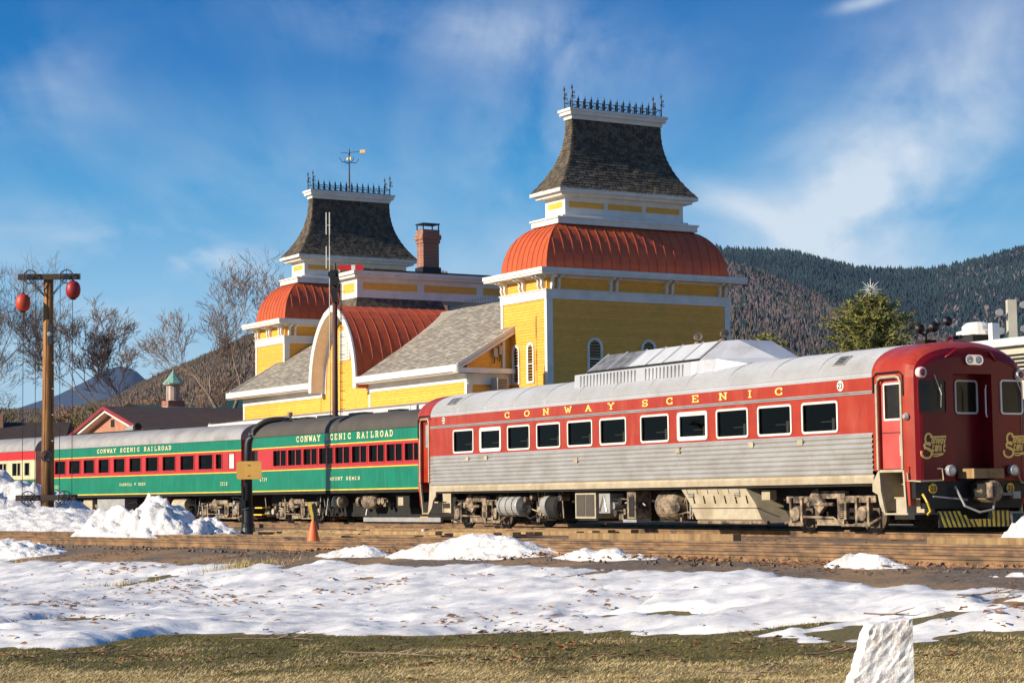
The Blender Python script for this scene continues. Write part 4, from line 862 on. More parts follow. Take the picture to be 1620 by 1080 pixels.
# vestibule side: cut the door opening out of the side by leaving the side panel off between the posts
m = MB(); k = len(front[0])
for r0, r1 in zip(front[:-1], front[1:]):
    for q in range(k - 1):
        side = (q < 4) or (q >= k - 5)
        if r0[0][0] < 23 and side: continue
        m.poly([r0[q], r1[q], r1[q + 1], r0[q + 1]], rdcred if r0[0][0] < 24.2 else rdcred_shade)  # one paint throughout; the end takes the copy darkened as shade
nose = fixn(m.build('nose_shell', parent=rc, smooth=True))
for yy, s in ((0, 1), (RW, -1)):
    m = MB(); hwall(m, 22.86, 23.95, 1.42, 3.52, yy, [(23.03, 23.90, 1.42, 3.50)], rdcred, .16, s); m.build('door_surround', parent=rc)
    m = MB(); yb = yy + .10 * s
    hwall(m, 23.03, 23.90, 1.46, 3.50, yb, [(23.19, 23.78, 2.60, 3.36)], doorred, .03, s); dr = m.build('side_door', parent=rc)
    m = MB(); m.poly([(23.19, yb + .025 * s, 2.6), (23.78, yb + .025 * s, 2.6), (23.78, yb + .025 * s, 3.36), (23.19, yb + .025 * s, 3.36)], dglass); m.build('door_window', parent=dr)
    m = MB(); frame(m, 23.15, 23.82, 2.55, 3.41, .03, .045, lambda q, d: (q[0], yb - d * s, q[1]), white, 0, .015); m.box((23.05, min(yb, yb - .012 * s), 2.27), (23.88, max(yb, yb - .012 * s), 2.285), dark); fixn(m.build('door_trim', parent=dr))
    m = MB(); m.tube([(23.80, yb - .03 * s, 1.7), (23.80, yb - .08 * s, 1.75), (23.80, yb - .08 * s, 2.2), (23.80, yb - .03 * s, 2.25)], .014, 5, white); m.build('door_handle', parent=dr)
    m = MB(); fo = [(23.03, 1.44), (23.03, 3.38), (23.10, 3.50), (23.20, 3.54), (23.72, 3.54), (23.84, 3.50), (23.90, 3.38), (23.90, 1.44)]
    m.tube([(x, yy - .012 * s, z) for x, z in fo], .036, 6, cream); m.build('door_frame', parent=rc)
    m = MB(); m.tube([(22.93, yy - .02 * s, 3.2), (22.93, yy - .02 * s, 3.56), (23.05, yy - .02 * s, 3.64), (23.86, yy - .02 * s, 3.64), (23.97, yy - .02 * s, 3.56), (23.97, yy - .02 * s, 3.1)], .022, 5, black); m.build('drip_rail', parent=rc)
    # steps below the door
    m = MB(); y0_, y1_ = (yy, yy + .85 * s) if s > 0 else (yy + .85 * s, yy)
    m.box((23.03, y0_, 1.38), (23.9, y1_, 1.44), cream)
    st_out = [(22.80, 1.14), (23.02, 1.42), (23.06, 1.42), (23.10, .95), (23.24, .46), (23.20, .44), (23.05, .62), (22.98, .88), (22.80, .95)]
    m.prism(st_out, lambda q, t: (q[0], yy + (-.01 + t * .06) * s, q[1]), cream)
    m.prism([(23.88, 1.42), (23.94, 1.42), (24.0, .46), (23.94, .46)], lambda q, t: (q[0], yy + (-.01 + t * .06) * s, q[1]), cream)
    m.box((23.18, y0_, .42), (24.02, y1_ if s > 0 else y1_, .46), cream)
    for q, (z, d) in enumerate(((.78, .35), (1.1, .6))): m.box((23.1, min(yy + d * s, yy + (d + .3) * s), z), (23.95, max(yy + d * s, yy + (d + .3) * s), z + .04), cream)
    m.box((23.08, min(yy + .78 * s, yy + .84 * s), .44), (23.95, max(yy + .78 * s, yy + .84 * s), 1.4), M_ol if 'M_ol' in globals() else cream)
    m.box((23.62, y0_ + .0, .46), (23.96, y0_ + .3, .78), cream)
    m.box((23.02, yy + .06 * s if s > 0 else yy - .84, .5), (23.05, yy + .84 if s > 0 else yy - .06, 1.4), cream)
    fixn(m.build('step_well', parent=rc))
    # red corner strip that runs down beside the steps
    m = MB(); m.prism([(23.96, 1.5), (24.10, 1.5), (24.12, .62), (24.05, .62)], lambda q, t: (q[0], yy + (0 + t * .12) * s, q[1]), brightred if False else rdcred); fixn(m.build('corner_strip', parent=rc))
# front face: flat end with gangway recess and windows
UF = 24.30
ring_ = [(p[1], p[2]) for p in front[-1]]
def ff(q, d): return (UF + d, q[0], q[1])
DL, DR_ = 1.17, 2.31
m = MB()
def inarch(y, z):
    return True
# face polygon split into left, right and over-door pieces following the shell outline
half = len(ring_) // 2; apex = max(ring_, key=lambda p: p[1])
left = [p for p in ring_ if p[0] <= DL]; rightp = [p for p in ring_ if p[0] >= DR_]; mid = [p for p in ring_ if DL < p[0] < DR_]
def zat(y):
    ps_ = sorted([p for p in ring_ if p[1] > 3.4]); 
    for a, b in zip(ps_[:-1], ps_[1:]):
        if a[0] <= y <= b[0]: return a[1] + (b[1] - a[1]) * (y - a[0]) / (b[0] - a[0] + 1e-9)
    return ps_[0][1]
m.poly([(UF, y, z) for y, z in left] + [(UF, DL, zat(DL)), (UF, DL, 1.16)], rdcred_shade)
m.poly([(UF, DR_, 1.16), (UF, DR_, zat(DR_))] + [(UF, y, z) for y, z in rightp], rdcred_shade)
m.poly([(UF, DL, 3.60)] + [(UF, DL, zat(DL))] + [(UF, y, z) for y, z in mid] + [(UF, DR_, zat(DR_)), (UF, DR_, 3.60)], rdcred_shade)
for a, b in (((DL, 1.16), (DL, 3.6)), ((DL, 3.6), (DR_, 3.6)), ((DR_, 3.6), (DR_, 1.16))): m.poly([(UF, a[0], a[1]), (UF, b[0], b[1]), (UF - .42, b[0], b[1]), (UF - .42, a[0], a[1])], rdcred_shade)
fc = m.build('end_face', parent=rc)
m = MB(); m.poly([(UF - .42, DL, 1.16), (UF - .42, DR_, 1.16), (UF - .42, DR_, 3.6), (UF - .42, DL, 3.6)], rdcred_shade); ed = m.build('end_door', parent=rc)
def fwin(parent, x0, x1, z0, z1, u, trim, nm='end_window'):
    m = MB(); frame(m, x0, x1, z0, z1, .09, .04, lambda q, d: (u + d, q[0], q[1]), trim, 0, .03); o = fixn(m.build(nm, parent=parent))
    m = MB(); m.poly([(u + .008, *q) for q in rrect(x0 + .03, x1 - .03, z0 + .03, z1 - .03, .06)], dglass); m.build('pane', parent=o); return o
fwin(ed, 1.56, 2.24, 2.70, 3.48, UF - .42, white)
fwin(fc, .13, .97, 2.68, 3.46, UF, rdcred_shade); fwin(fc, 2.55, 3.22, 2.68, 3.48, UF, white)
for c in (.62, 3.02):
    m = MB(); m.tube([(UF + .05, c - .02, 3.55), (UF + .07, c + .14, 3.15), (UF + .07, c + .15, 3.1)], .011, 4, white); m.tube([(UF + .06, c + .16, 3.34), (UF + .06, c + .13, 2.82)], .010, 4, white); m.build('wiper', parent=fc)
for c in (.24, 3.14):
    m = MB(); m.lathe((UF, c, 3.60), [(.12, -.04), (.125, .07), (.10, .09)], 16, 'x', white); o = m.build('marker_lamp', parent=fc)
    m = MB(); m.lathe((UF, c, 3.60), [(.085, .085), (.06, .115), (.01, .12)], 14, 'x', redlens); m.build('lens', parent=o)
for c in (.94, 2.79):
    m = MB(); m.lathe((UF, c, 1.40), [(.08, -.02), (.125, .04), (.13, .14), (.11, .17)], 18, 'x', grym); o = m.build('headlight', parent=fc)
    m = MB(); m.lathe((UF, c, 1.40), [(.105, .155), (.07, .17), (.01, .175)], 16, 'x', lamp); m.build('lens', parent=o)
m = MB(); m.prism(rrect(1.51, 2.03, 3.80, 4.03, .11), lambda q, t: (UF - .02 + t * .09, q[0], q[1]), silver); tw_ = fixn(m.build('twin_headlight', parent=fc))
for c in (1.64, 1.90): m = MB(); m.lathe((UF, c, 3.915), [(.09, .07), (.085, .085), (.03, .06), (.005, .06)], 16, 'x', lamp); m.build('lens', parent=tw_)
m = MB(); m.tube([(UF + .01, .95, 3.95), (UF + .05, 1.25, 4.13), (UF + .06, 1.72, 4.17), (UF + .05, 2.2, 4.13), (UF + .01, 2.45, 3.9)], [.02, .045, .05, .045, .02], 8, rdcred_shade); m.build('brow_moulding', parent=fc, smooth=True)
m = MB(); m.tube([(UF + .03, 2.12, 2.62), (UF - .02, 2.14, 2.70), (UF - .02, 2.14, 3.26), (UF + .03, 2.12, 3.34)], .018, 5, white); m.build('grab_rail', parent=fc)
m = MB(); m.tube([(UF + .01, .62, 1.44), (UF + .06, .74, 1.44), (UF + .06, .76, 1.18), (UF + .06, .1, 1.16), (24.1, -.03, 1.18), (24.08, -.03, 1.36)], .022, 5, cream); m.tube([(UF + .06, 3.0, 1.36), (UF + .06, 2.98, 1.3), (UF + .06, 3.06, 1.12), (UF + .06, 3.4, 1.1)], .022, 5, cream); m.build('corner_handrail', parent=rc)
m = MB(); m.lathe((24.05, -.05, 2.62), [(.05, -.02), (.09, .05), (.05, .1)], 10, 'y', grym); m.build('side_lamp', parent=rc)
# script emblems: large looped initials, small letters and underlines
def emblem(y0, z0, w, h):
    m = MB(); fn = lambda x, z, d: (UF + .004 + d, y0 + x * w, z0 + z * h)
    st_ = [arc(.30, .76, .14, .22, 20, 250, 12), [(.25, .56), (.36, .52)], [(.38, .84), (.98, .87)], arc(.28, .50, .16, .11, 60, 270, 9), arc(.20, .20, .20, .20, 110, -200, 16), [(.17, .40), (.34, .30)]]
    strokes(m, st_, fn, .075, .006, gold)
    for i, ch in enumerate('onway'): strokes(m, L[ch], lambda x, z, d, i=i: fn(.40 + .118 * i + x * .17 + z * .03, .58 + z * .36, d), .2, .007, gold)
    for i, ch in enumerate('cenic'): strokes(m, L[ch], lambda x, z, d, i=i: fn(.42 + .11 * i + x * .17 + z * .03, .27 + z * .42, d), .2, .0075, gold)
    strokes(m, [[(.44, .16), (.86, .19)], [(.48, .08), (.66, .08)], [(.62, .09), (.84, .15)]], fn, .05, .006, gold)
    m.build('script_emblem', parent=fc)
emblem(.20, 1.68, .72, .56); emblem(2.60, 1.70, .72, .56)
# below the face: black anticlimber, coupler, plates, pilot
m = MB(); m.box((23.95, .05, .78), (24.25, RW - .05, 1.17), black); m.box((24.1, .3, .55), (24.3, RW - .3, .82), black); m.build('end_sill', parent=rc)
for c in (.52, 2.79):
    m = MB(); m.lathe((24.26, c, 1.0), [(.115, 0), (.115, .03)], 18, 'x', yel); o = m.build('number_plate', parent=rc)
    m = MB(); strokes(m, L['2'], lambda x, z, d: (24.292 + d, c - .075 + x * .1, .945 + z * .11), .2, .004, redtrim); strokes(m, L['3'], lambda x, z, d: (24.292 + d, c + .005 + x * .1, .945 + z * .11), .2, .004, redtrim); m.build('plate_number', parent=o)
m = MB(); m.box((24.2, 1.32, 1.22), (24.75, 2.2, 1.44), wood); m.build('buffer_beam', parent=rc)
m = MB(); m.lathe((24.3, 1.86, .93), [(.25, 0), (.27, .35), (.24, .5), (.12, .56)], 16, 'x', sand); m.box((24.75, 1.62, .78), (25.0, 1.78, 1.12), sand); m.box((24.3, 1.6, .8), (24.8, 2.1, 1.1), dark); m.build('coupler', parent=rc)
m = MB(); m.tube([(24.35, 1.1, 1.05), (24.55, 1.2, .6), (24.7, 1.5, .46), (24.7, 1.9, .52), (24.5, 2.1, .75)], .028, 6, grym); m.tube([(24.3, .5, .82), (24.4, 1.4, .74)], .022, 5, grym); m.tube([(24.3, .2, .88), (24.4, .24, .7), (24.4, .32, .5), (24.4, .24, .42)], .028, 5, yel); m.tube([(24.3, 2.35, .86), (24.5, 2.7, .86)], .04, 6, grym); m.box((24.4, 2.68, .76), (24.5, 2.9, .92), grym)
m.build('air_hose', parent=rc)
PB = .13; PTP = .50
m = MB(); m.prism([(.50, PB), (2.62, PB), (2.62, PTP), (2.02, PTP), (1.95, PTP - .2), (1.32, PTP - .2), (1.14, PTP), (.56, PTP)], lambda q, t: (24.36 + t * .04 + (.5 - q[1]) * .25, q[0], q[1]), black); pl = fixn(m.build('pilot', parent=rc))
for i in range(15):
    x = .56 + i * .137; lean = -.10 if i < 8 else .07
    top = PTP - (.2 if 1.32 < x + .05 < 2.0 else .1 if 1.14 < x < 1.4 else .012)
    m = MB(); f_ = (top - PB) / (PTP - PB)
    def pp(y, z, d): return (24.402 + d + (.5 - z) * .25, y, z)
    xb = x - lean * .9 if i < 8 else x - lean * .2
    m.hexa([pp(xb, PB + .005, 0), pp(xb + .065, PB + .005, 0), pp(xb + .065 + lean * f_, top, 0), pp(xb + lean * f_, top, 0), pp(xb, PB + .005, .006), pp(xb + .065, PB + .005, .006), pp(xb + .065 + lean * f_, top, .006), pp(xb + lean * f_, top, .006)], yel); m.build('stripe', parent=pl)
# rear vestibule (far left end)
rear = endcap(0, [(-.10, 0, 0), (-.98, 0, 0), (-1.08, .012, .02), (-1.16, .05, .06), (-1.24, .12, .12), (-1.30, .22, .20)], rdcred, 'rear')
m = MB()
for r0, r1 in zip(rear[:-1], rear[1:]):
    for q in range(k - 1):
        side = (q < 4) or (q >= k - 5)
        if r0[0][0] > -.5 and side: continue
        m.poly([r0[q], r0[q + 1], r1[q + 1], r1[q]], rdcred)
m.poly([tuple(p) for p in rear[-1]], rdcred); fixn(m.build('rear_shell', parent=rc, smooth=False))
m = MB(); hwall(m, -.98, -.10, 1.42, 3.52, 0, [(-.88, -.22, 1.42, 3.48)], rdcred, .16, 1); m.build('door_surround', parent=rc)
m = MB(); hwall(m, -.88, -.22, 1.46, 3.48, .1, [(-.74, -.36, 2.6, 3.36)], rdcred, .03, 1); dr = m.build('side_door', parent=rc)
m = MB(); m.poly([(-.74, .12, 2.6), (-.36, .12, 2.6), (-.36, .12, 3.36), (-.74, .12, 3.36)], grym); m.build('door_window', parent=dr)
m = MB(); m.tube([(x, -.012, z) for x, z in [(-.88, 1.44), (-.88, 3.40), (-.80, 3.52), (-.30, 3.52), (-.22, 3.40), (-.22, 1.44)]], .034, 6, cream); m.build('door_frame', parent=rc)
m = MB(); m.tube([(-1.0, -.02, 2.9), (-1.0, -.02, 3.5), (-.9, -.02, 3.62), (-.2, -.02, 3.62), (-.12, -.02, 3.5)], .022, 5, black); m.build('drip_rail', parent=rc)
m = MB(); m.prism([(.15, 1.14), (-.14, 1.42), (-.2, 1.42), (-.24, .9), (-.34, .46), (-.28, .44), (-.05, .62), (.05, .85), (.25, 1.0), (.25, 1.14)], lambda q, t: (q[0], -.01 + t * .06, q[1]), cream); m.prism([(-.94, 1.42), (-.88, 1.42), (-.70, .46), (-.76, .46)], lambda q, t: (q[0], -.01 + t * .06, q[1]), cream)
m.box((-.8, 0, .42), (-.3, .8, .46), cream); m.box((-.85, .35, .78), (-.3, .65, .82), cream); m.box((-.85, .78, .44), (-.22, .84, 1.4), cream); fixn(m.build('step_well', parent=rc))
m = MB(); m.prism([(-1.06, 1.5), (-.96, 1.5), (-.86, .62), (-.9, .62)], lambda q, t: (q[0], t * .1, q[1]), rdcred); fixn(m.build('corner_strip', parent=rc))
# lettering, one object for each letter
for (u, z), ch in zip(((5.21, 3.43), (6.45, 3.43), (7.61, 3.43), (8.88, 3.43), (10.06, 3.43), (11.31, 3.43), (13.10, 3.43), (14.33, 3.43), (15.57, 3.43), (16.83, 3.43), (18.06, 3.43), (19.26, 3.43)), 'CONWAYSCENIC'):
    wdt = .40 if ch != 'I' else .36
    letter('letter', ch, rc, lambda x, y, d, u=u, wdt=wdt: (u - wdt * .42 + x * wdt, -.004 - d, 3.335 + y * .185), .15, gold)
for u, z, r in ((21.7, 3.43, .125), (.86, 3.43, .11)):
    m = MB(); m.lathe((u, -.002, z), [(r, 0), (r, -.012)], 20, 'y', white); o = m.build('number_disc', parent=rc)
    m = MB()
    for i, ch in enumerate('23'): strokes(m, L[ch], lambda x, y, d, i=i: (u - .085 + i * .09 + x * .10, -.016 - d, z - .065 + y * .13), .17, .003, dark)
    m.build('disc_number', parent=o)
for u, z in ((21.3, 3.86), (.9, 3.84), (1.25, 3.84)):
    m = MB(); 
    def rp(tt, du, lift):
        a = pi * tt; y = RC - RC * cos(a) ** .80; return (u + du, y - lift * cos(a), 3.57 + .79 * sin(a) ** .92 + lift * sin(a))
    w = .42 if u > 5 else .26
    m.hexa([rp(.13, 0, 0), rp(.13, w, 0), rp(.24, w, 0), rp(.24, 0, 0), rp(.13, 0, .05), rp(.13, w, .05), rp(.24, w, .05), rp(.24, 0, .05)], steel); o = fixn(m.build('roof_vent', parent=rc))
    m = MB()
    for i in range(5): t0 = .145 + i * .018; m.hexa([rp(t0, .05, .05), rp(t0, w - .05, .05), rp(t0 + .006, w - .05, .05), rp(t0 + .006, .05, .05), rp(t0, .05, .054), rp(t0, w - .05, .054), rp(t0 + .006, w - .05, .054), rp(t0 + .006, .05, .054)], dark)
    fixn(m.build('vent_slot', parent=o))
for u, z in ((2.45, 2.15), (3.7, 2.15), (9.25, 1.95), (17.95, 2.15), (20.0, 2.15), (14.6, 2.1)):
    m = MB(); m.box((u, -.045, z - .06), (u + .22, -.02, z + .06), cream); m.box((u + .22, -.05, z - .08), (u + .235, -.02, z + .08), dark); m.build('access_hatch', parent=rc)
# radiator pod on the roof
PU0, PU1 = 8.6, 16.3
def podsec(u, k, zt): return
m = MB()
a_ = [(.34, 4.02), (.42, 4.47), (RC - .55, 5.0), (RC + .55, 5.0), (RW - .42, 4.47), (RW - .34, 4.02)]
def scl(f, dz): return [(RC + (y - RC) * f, 4.02 + (z - 4.02) * dz) for y, z in a_]
secs = [(8.0, scl(.55, .10)), (8.55, scl(.94, .42)), (9.25, a_), (15.2, a_), (15.9, scl(.97, .98)), (17.3, scl(.7, .42)), (17.9, scl(.5, .2))]
# upper cowl with sloping glass-like rear panels
low = [[(u, y, z) for y, z in s] for u, s in secs]
m.grid(low, None); o = m; pod = MB()
for i in range(len(low) - 1):
    for q in range(5):
        mt = roofst if q in (0, 4) else white
        pod.poly([low[i][q], low[i + 1][q], low[i + 1][q + 1], low[i][q + 1]], MATS['pod_aluminium'] if 'pod_aluminium' in MATS else roofst)
podm = M('pod_aluminium', (.56, .56, .58), .5, .25, col2=(.46, .46, .47), scale=1, dirt=(.34, .32, .29), dlo=.52, dhi=.8)
pod.mats = [podm]; pod.m = [0] * len(pod.f); pd = fixn(pod.build('radiator_pod', parent=rc))
def onpod(u, t, lift=.02):   # point on the near sloping face, t 0 lower edge..1 upper edge
    y = .42 + (RC - .55 - .42) * t; z = 4.47 + .53 * t; return (u, y - lift * .4, z + lift)
pg = M('radiator_grille', (.27, .265, .26), .5, .2, col2=(.11, .105, .10), scale=4); pw2 = M('pod_white_panel', (.60, .60, .60), .5, col2=(.52, .52, .51))
for i, (u, w_, mt) in enumerate(((9.4, .95, pg), (10.45, .95, pg), (11.5, .9, pw2), (12.5, .75, pw2), (13.35, .9, pw2), (14.35, .7, pw2))):
    m = MB(); m.hexa([onpod(u, .04, 0), onpod(u + w_, .04, 0), onpod(u + w_, .96, 0), onpod(u, .96, 0), onpod(u, .04, .03), onpod(u + w_, .04, .03), onpod(u + w_, .96, .03), onpod(u, .96, .03)], mt); fixn(m.build('pod_panel', parent=pd))
m = MB()
for u in (9.36, 10.4, 11.45, 12.45, 13.3, 14.3, 15.1): m.tube([onpod(u, 0, .03), onpod(u, 1, .03)], .025, 4, podm)
m.tube([onpod(9.3, 0, .02), onpod(15.15, 0, .02)], .03, 4, dark); m.build('pod_rib', parent=pd)
m = MB(); m.grid([[(u, y, z) for (y, z) in ((.30, 3.98), (.33, 4.44), (.43, 4.46))] for u in (8.75, 14.9)], podm); m.poly([(14.9, .30, 3.98), (14.9, .33, 4.44), (15.7, .8, 4.45), (15.7, .75, 4.1)], podm); lp = m.build('louvre_panel', parent=pd)
l0 = None
for i in range(30):
    u = 9.1 + i * .185
    if 16 < i < 19: continue
    if l0 is None: m = MB(); m.box((0, .275, 4.08), (.05, .315, 4.40), podm); l0 = m.build('louvre', parent=lp); o = l0
    else: o = copyobj(l0, lp)
    o.location = (u, 0, 0)
for u in (12.55, 13.85):
    m = MB(); m.tube([(u, 2.1, 4.9), (u, 2.1, 5.18), (u + .05, 2.05, 5.3), (u + .2, 2.0, 5.32)], [.09, .09, .1, .12], 10, sand); m.build('exhaust_stack', parent=rc)
# horns on the roof
m = MB(); hz = 4.36
m.box((22.75, 1.4, 4.36), (23.1, 1.75, 4.46), dark); m.tube([(22.9, 1.57, 4.4), (22.9, 1.57, 4.62)], .06, 6, black); hn = m.build('horn_bracket', parent=rc)
for (x, y, z, dx, s) in ((22.85, 1.30, 4.68, .34, 1), (22.9, 1.66, 4.72, .36, 1.1), (22.95, 2.0, 4.86, .4, 1)):
    m = MB(); m.tube([(x - .2, y + .1, z), (x + .05, y, z), (x + dx, y - .14, z + .02), (x + dx + .06, y - .16, z + .02)], [.02, .032, .07 * s, .115 * s], 14, black); m.tube([(22.9, 1.57, 4.6), (x, y, z)], .03, 5, black); m.build('air_horn', parent=hn, smooth=True)
m = MB(); m.box((23.2, 1.9, 4.34), (23.5, 2.3, 4.42), redtrim); m.tube([(23.3, 2.0, 4.4), (23.3, 2.0, 4.52)], .08, 8, redtrim); m.tube([(23.2, 2.2, 4.52), (23.45, 2.2, 4.52)], .05, 8, black); m.build('roof_bell', parent=rc)
# underframe -------------------------------------------------------
m = MB(); m.box((.4, .7, .75), (22.6, RW - .7, 1.16), dark); m.box((4.2, .95, .22), (18.6, RW - .7, .8), dark); m.box((1.2, 1.0, .3), (3.4, RW - 1.0, .8), dark); m.box((19.4, 1.0, .3), (21.7, RW - 1.0, .8), dark); m.box((22.3, 1.0, .3), (24.1, RW - .5, .8), dark); m.box((U0, .06, 1.08), (U1, RW - .06, 1.14), dark); m.build('centre_sill_fill', parent=rc)  # boxes beyond the sill are added dark fill for shade behind the gear
def truck(parent, uc, Wd=RW, g0=.85, mat=sand, base=2.59, yoff=0):
    t = MB()
    for s, y in ((1, g0 - .38), (-1, g0 + 1.505 + .30)):
        t.box((uc - 1.75, y, .70), (uc - .55, y + .10, .86), mat); t.box((uc + .55, y, .70), (uc + 1.75, y + .10, .86), mat); t.box((uc - .6, y - .02, .80), (uc + .6, y + .12, .98), mat)
        t.prism([(uc - .62, .98), (uc - .42, 1.05), (uc - .35, .92), (uc - .15, .62), (uc - .35, .45), (uc - .62, .62), (uc - .8, .8)], lambda q, tt, y=y: (q[0], y - .05 + tt * .1, q[1]), mat)
        t.box((uc - .5, y - .02, .16), (uc + .55, y + .05, .30), mat); t.box((uc + .28, y, .3), (uc + .62, y + .1, .8), mat)
        t.tube([(uc - base / 2 - .5, y - .02, .2), (uc - base / 2 + .25, y - .02, .36), (uc + .2, y - .04, .34), (uc + .5, y - .04, .16), (uc + base / 2 + .2, y - .04, .18), (uc + base / 2 + .7, y - .04, .36)], .03, 5, mat)
    tr = fixn(t.build('truck_frame', parent=parent))
    for sx in (-1, 1):
        ax = uc + sx * base / 2
        m = MB()
        for y in (g0 - .07, g0 + 1.505 - .06): m.lathe((ax, y, .42), [(.46, 0), (.46, .03), (.42, .035), (.42, .13), (.36, .135), (.34, .09), (.12, .09), (.12, .16), (.02, .16)][::1], 26, 'y', M('wheel_steel', (.16, .12, .09), .6, .2, col2=(.06, .045, .035), scale=5) if 'wheel_steel' not in MATS else MATS['wheel_steel'])
        m.cyl((ax, g0, .42), (ax, g0 + 1.5, .42), .08, 10, dark); m.build('wheelset', parent=tr)
        for y in (g0 - .42, g0 + 1.86):
            m = MB(); m.lathe((ax, y, .44), [(.10, -.06), (.17, -.04), (.19, .1)], 14, 'y', mat); m.box((ax - .26, y - .02, .16), (ax - .18, y + .1, .82), mat); m.box((ax + .18, y - .02, .16), (ax + .26, y + .1, .82), mat); m.box((ax - .3, y - .03, .14), (ax + .3, y + .08, .22), mat); m.build('journal_box', parent=tr)
    for sx in (-.15, .2):
        m = MB(); pts_ = [(uc + .45 + sx * 0 + .09 * cos(q * .9), g0 - .34 + .09 * sin(q * .9), .32 + q * .0065) for q in range(56)]
    m.tube(pts_, .018, 5, mat); m.build('coil_spring', parent=tr)
    m = MB(); m.tube([(uc - .75, g0 - .42, .66), (uc + .2, g0 - .42, .66)], .045, 8, mat); m.tube([(uc - .8, g0 - .42, .66), (uc - .68, g0 - .42, .66)], .08, 8, mat); m.build('damper', parent=tr)
    return tr
truck(rc, 2.29); truck(rc, 20.56)
m = MB(); m.lathe((4.0, .5, .66), [(.1, 0), (.30, .04), (.32, .1), (.32, 1.25), (.30, 1.3), (.1, 1.34)], 20, 'x', grym)
for u in (4.25, 4.65, 5.05): m.ring((u, .5, .66), .325, .014, 'x', 20, dark)
m.build('air_tank', parent=rc)
def pipes(parent, u0, u1, seed, n=16, mat=sand, zlo=.2, zhi=1.1, yy=.35):
    r = random.Random(seed); m = MB()
    for i in range(n):
        u = r.uniform(u0, u1); z = r.uniform(zlo, zhi); mt = r.choice((mat, dark, grym, mat, cream)); q = r.random()
        if q < .35: m.tube([(u, yy + r.uniform(0, .3), zlo + .1), (u, yy + r.uniform(0, .3), zhi)], r.uniform(.012, .035), 6, mt)
        elif q < .65: w = r.uniform(.08, .25); h = r.uniform(.1, .3); m.box((u, yy + .05, z * .8), (u + w, yy + .3, z * .8 + h), mt)
        elif q < .85: m.tube([(u, yy, z), (u + r.uniform(.2, .6), yy + .05, z + r.uniform(-.15, .15)), (u + r.uniform(.6, .9), yy + .1, z * .9)], r.uniform(.012, .03), 6, mt)
        else: m.cyl((u, yy, z * .8 + .1), (u, yy + .3, z * .8 + .1), r.uniform(.07, .14), 12, mt)
    return m.build('brake_piping', parent=parent)
pipes(rc, 5.4, 7.9, 2, 26); pipes(rc, 10.3, 12.2, 3, 18); pipes(rc, 13.9, 14.7, 4, 8); pipes(rc, .3, 1.0, 6, 6, dark); pipes(rc, 3.6, 4.4, 8, 6)
m = MB(); m.lathe((7.0, .55, .62), [(.05, 0), (.30, .03), (.36, .12), (.36, .62), (.28, .68), (.1, .7)], 20, 'x', dark); m.lathe((6.75, .5, .66), [(.1, 0), (.3, .03), (.33, .1), (.33, .38)], 20, 'x', grym); m.build('generator', parent=rc)
m = MB(); m.box((8.9, .2, .30), (10.05, 1.2, 1.04), cream); m.build('battery_box', parent=rc)
m = MB(); m.box((8.98, .185, .36), (9.46, .21, .98), olive); m.box((9.5, .185, .36), (9.98, .21, .98), olive); m.build('box_door', parent=rc)
m = MB(); m.box((10.15, .25, .45), (10.75, .8, 1.0), grym); m.tube([(10.2, .22, .5), (10.45, .22, .95), (10.6, .22, .5)], .02, 5, silver); m.build('control_cabinet', parent=rc)
m = MB(); m.box((11.75, .2, .3), (12.2, .7, 1.05), sand); m.box((11.85, .185, .35), (12.12, .2, .9), dark); m.box((11.6, .15, .2), (12.3, .6, .28), grym); m.build('starter_box', parent=rc)
m = MB(); m.lathe((12.95, .65, .66), [(.15, 0), (.34, .04), (.40, .14), (.40, .95), (.33, 1.05), (.18, 1.1)], 22, 'x', sand); m.build('cylindrical_tank', parent=rc)
m = MB(); m.prism([(-.02, 1.13), (.05, .62), (.02, .60), (.0, .30), (.1, .22), (1.0, .22), (1.0, 1.13)], lambda q, t: (14.62 + t * 2.95 + (1.13 - q[1]) * (.85 - t * 0), .10 + q[0], q[1]), cream); eg = fixn(m.build('engine_skirt', parent=rc))
m = MB(); m.box((15.1, .105, .575), (18.2, .14, .59), dark)
for i in range(5):
    for z in (1.02, .98, .94): m.box((14.95, .07, z - .06), (15.25, .105, z - .045), white); m.box((17.05, .07, z - .06), (17.35, .105, z - .045), white)
for i in range(6): u = 14.9 + i * .48; m.hexa([(u, .08, 1.1), (u + .015, .08, 1.1), (u + .055, .09, .95), (u + .04, .09, .95), (u, .12, 1.1), (u + .015, .12, 1.1), (u + .055, .13, .95), (u + .04, .13, .95)], dark); u += .3; m.hexa([(u, .08, .9), (u + .015, .08, .9), (u + .055, .1, .7), (u + .04, .1, .7), (u, .12, .9), (u + .015, .12, .9), (u + .055, .14, .7), (u + .04, .14, .7)], dark)
m.build('skirt_louvre', parent=eg)
m = MB(); m.tube([(15.3, .2, .22), (18.4, .2, .22)], .05, 8, sand); m.build('skirt_pipe', parent=eg)
m = MB(); m.box((18.0, .3, .78), (18.35, .5, 1.02), cream); m.build('junction_box', parent=rc)

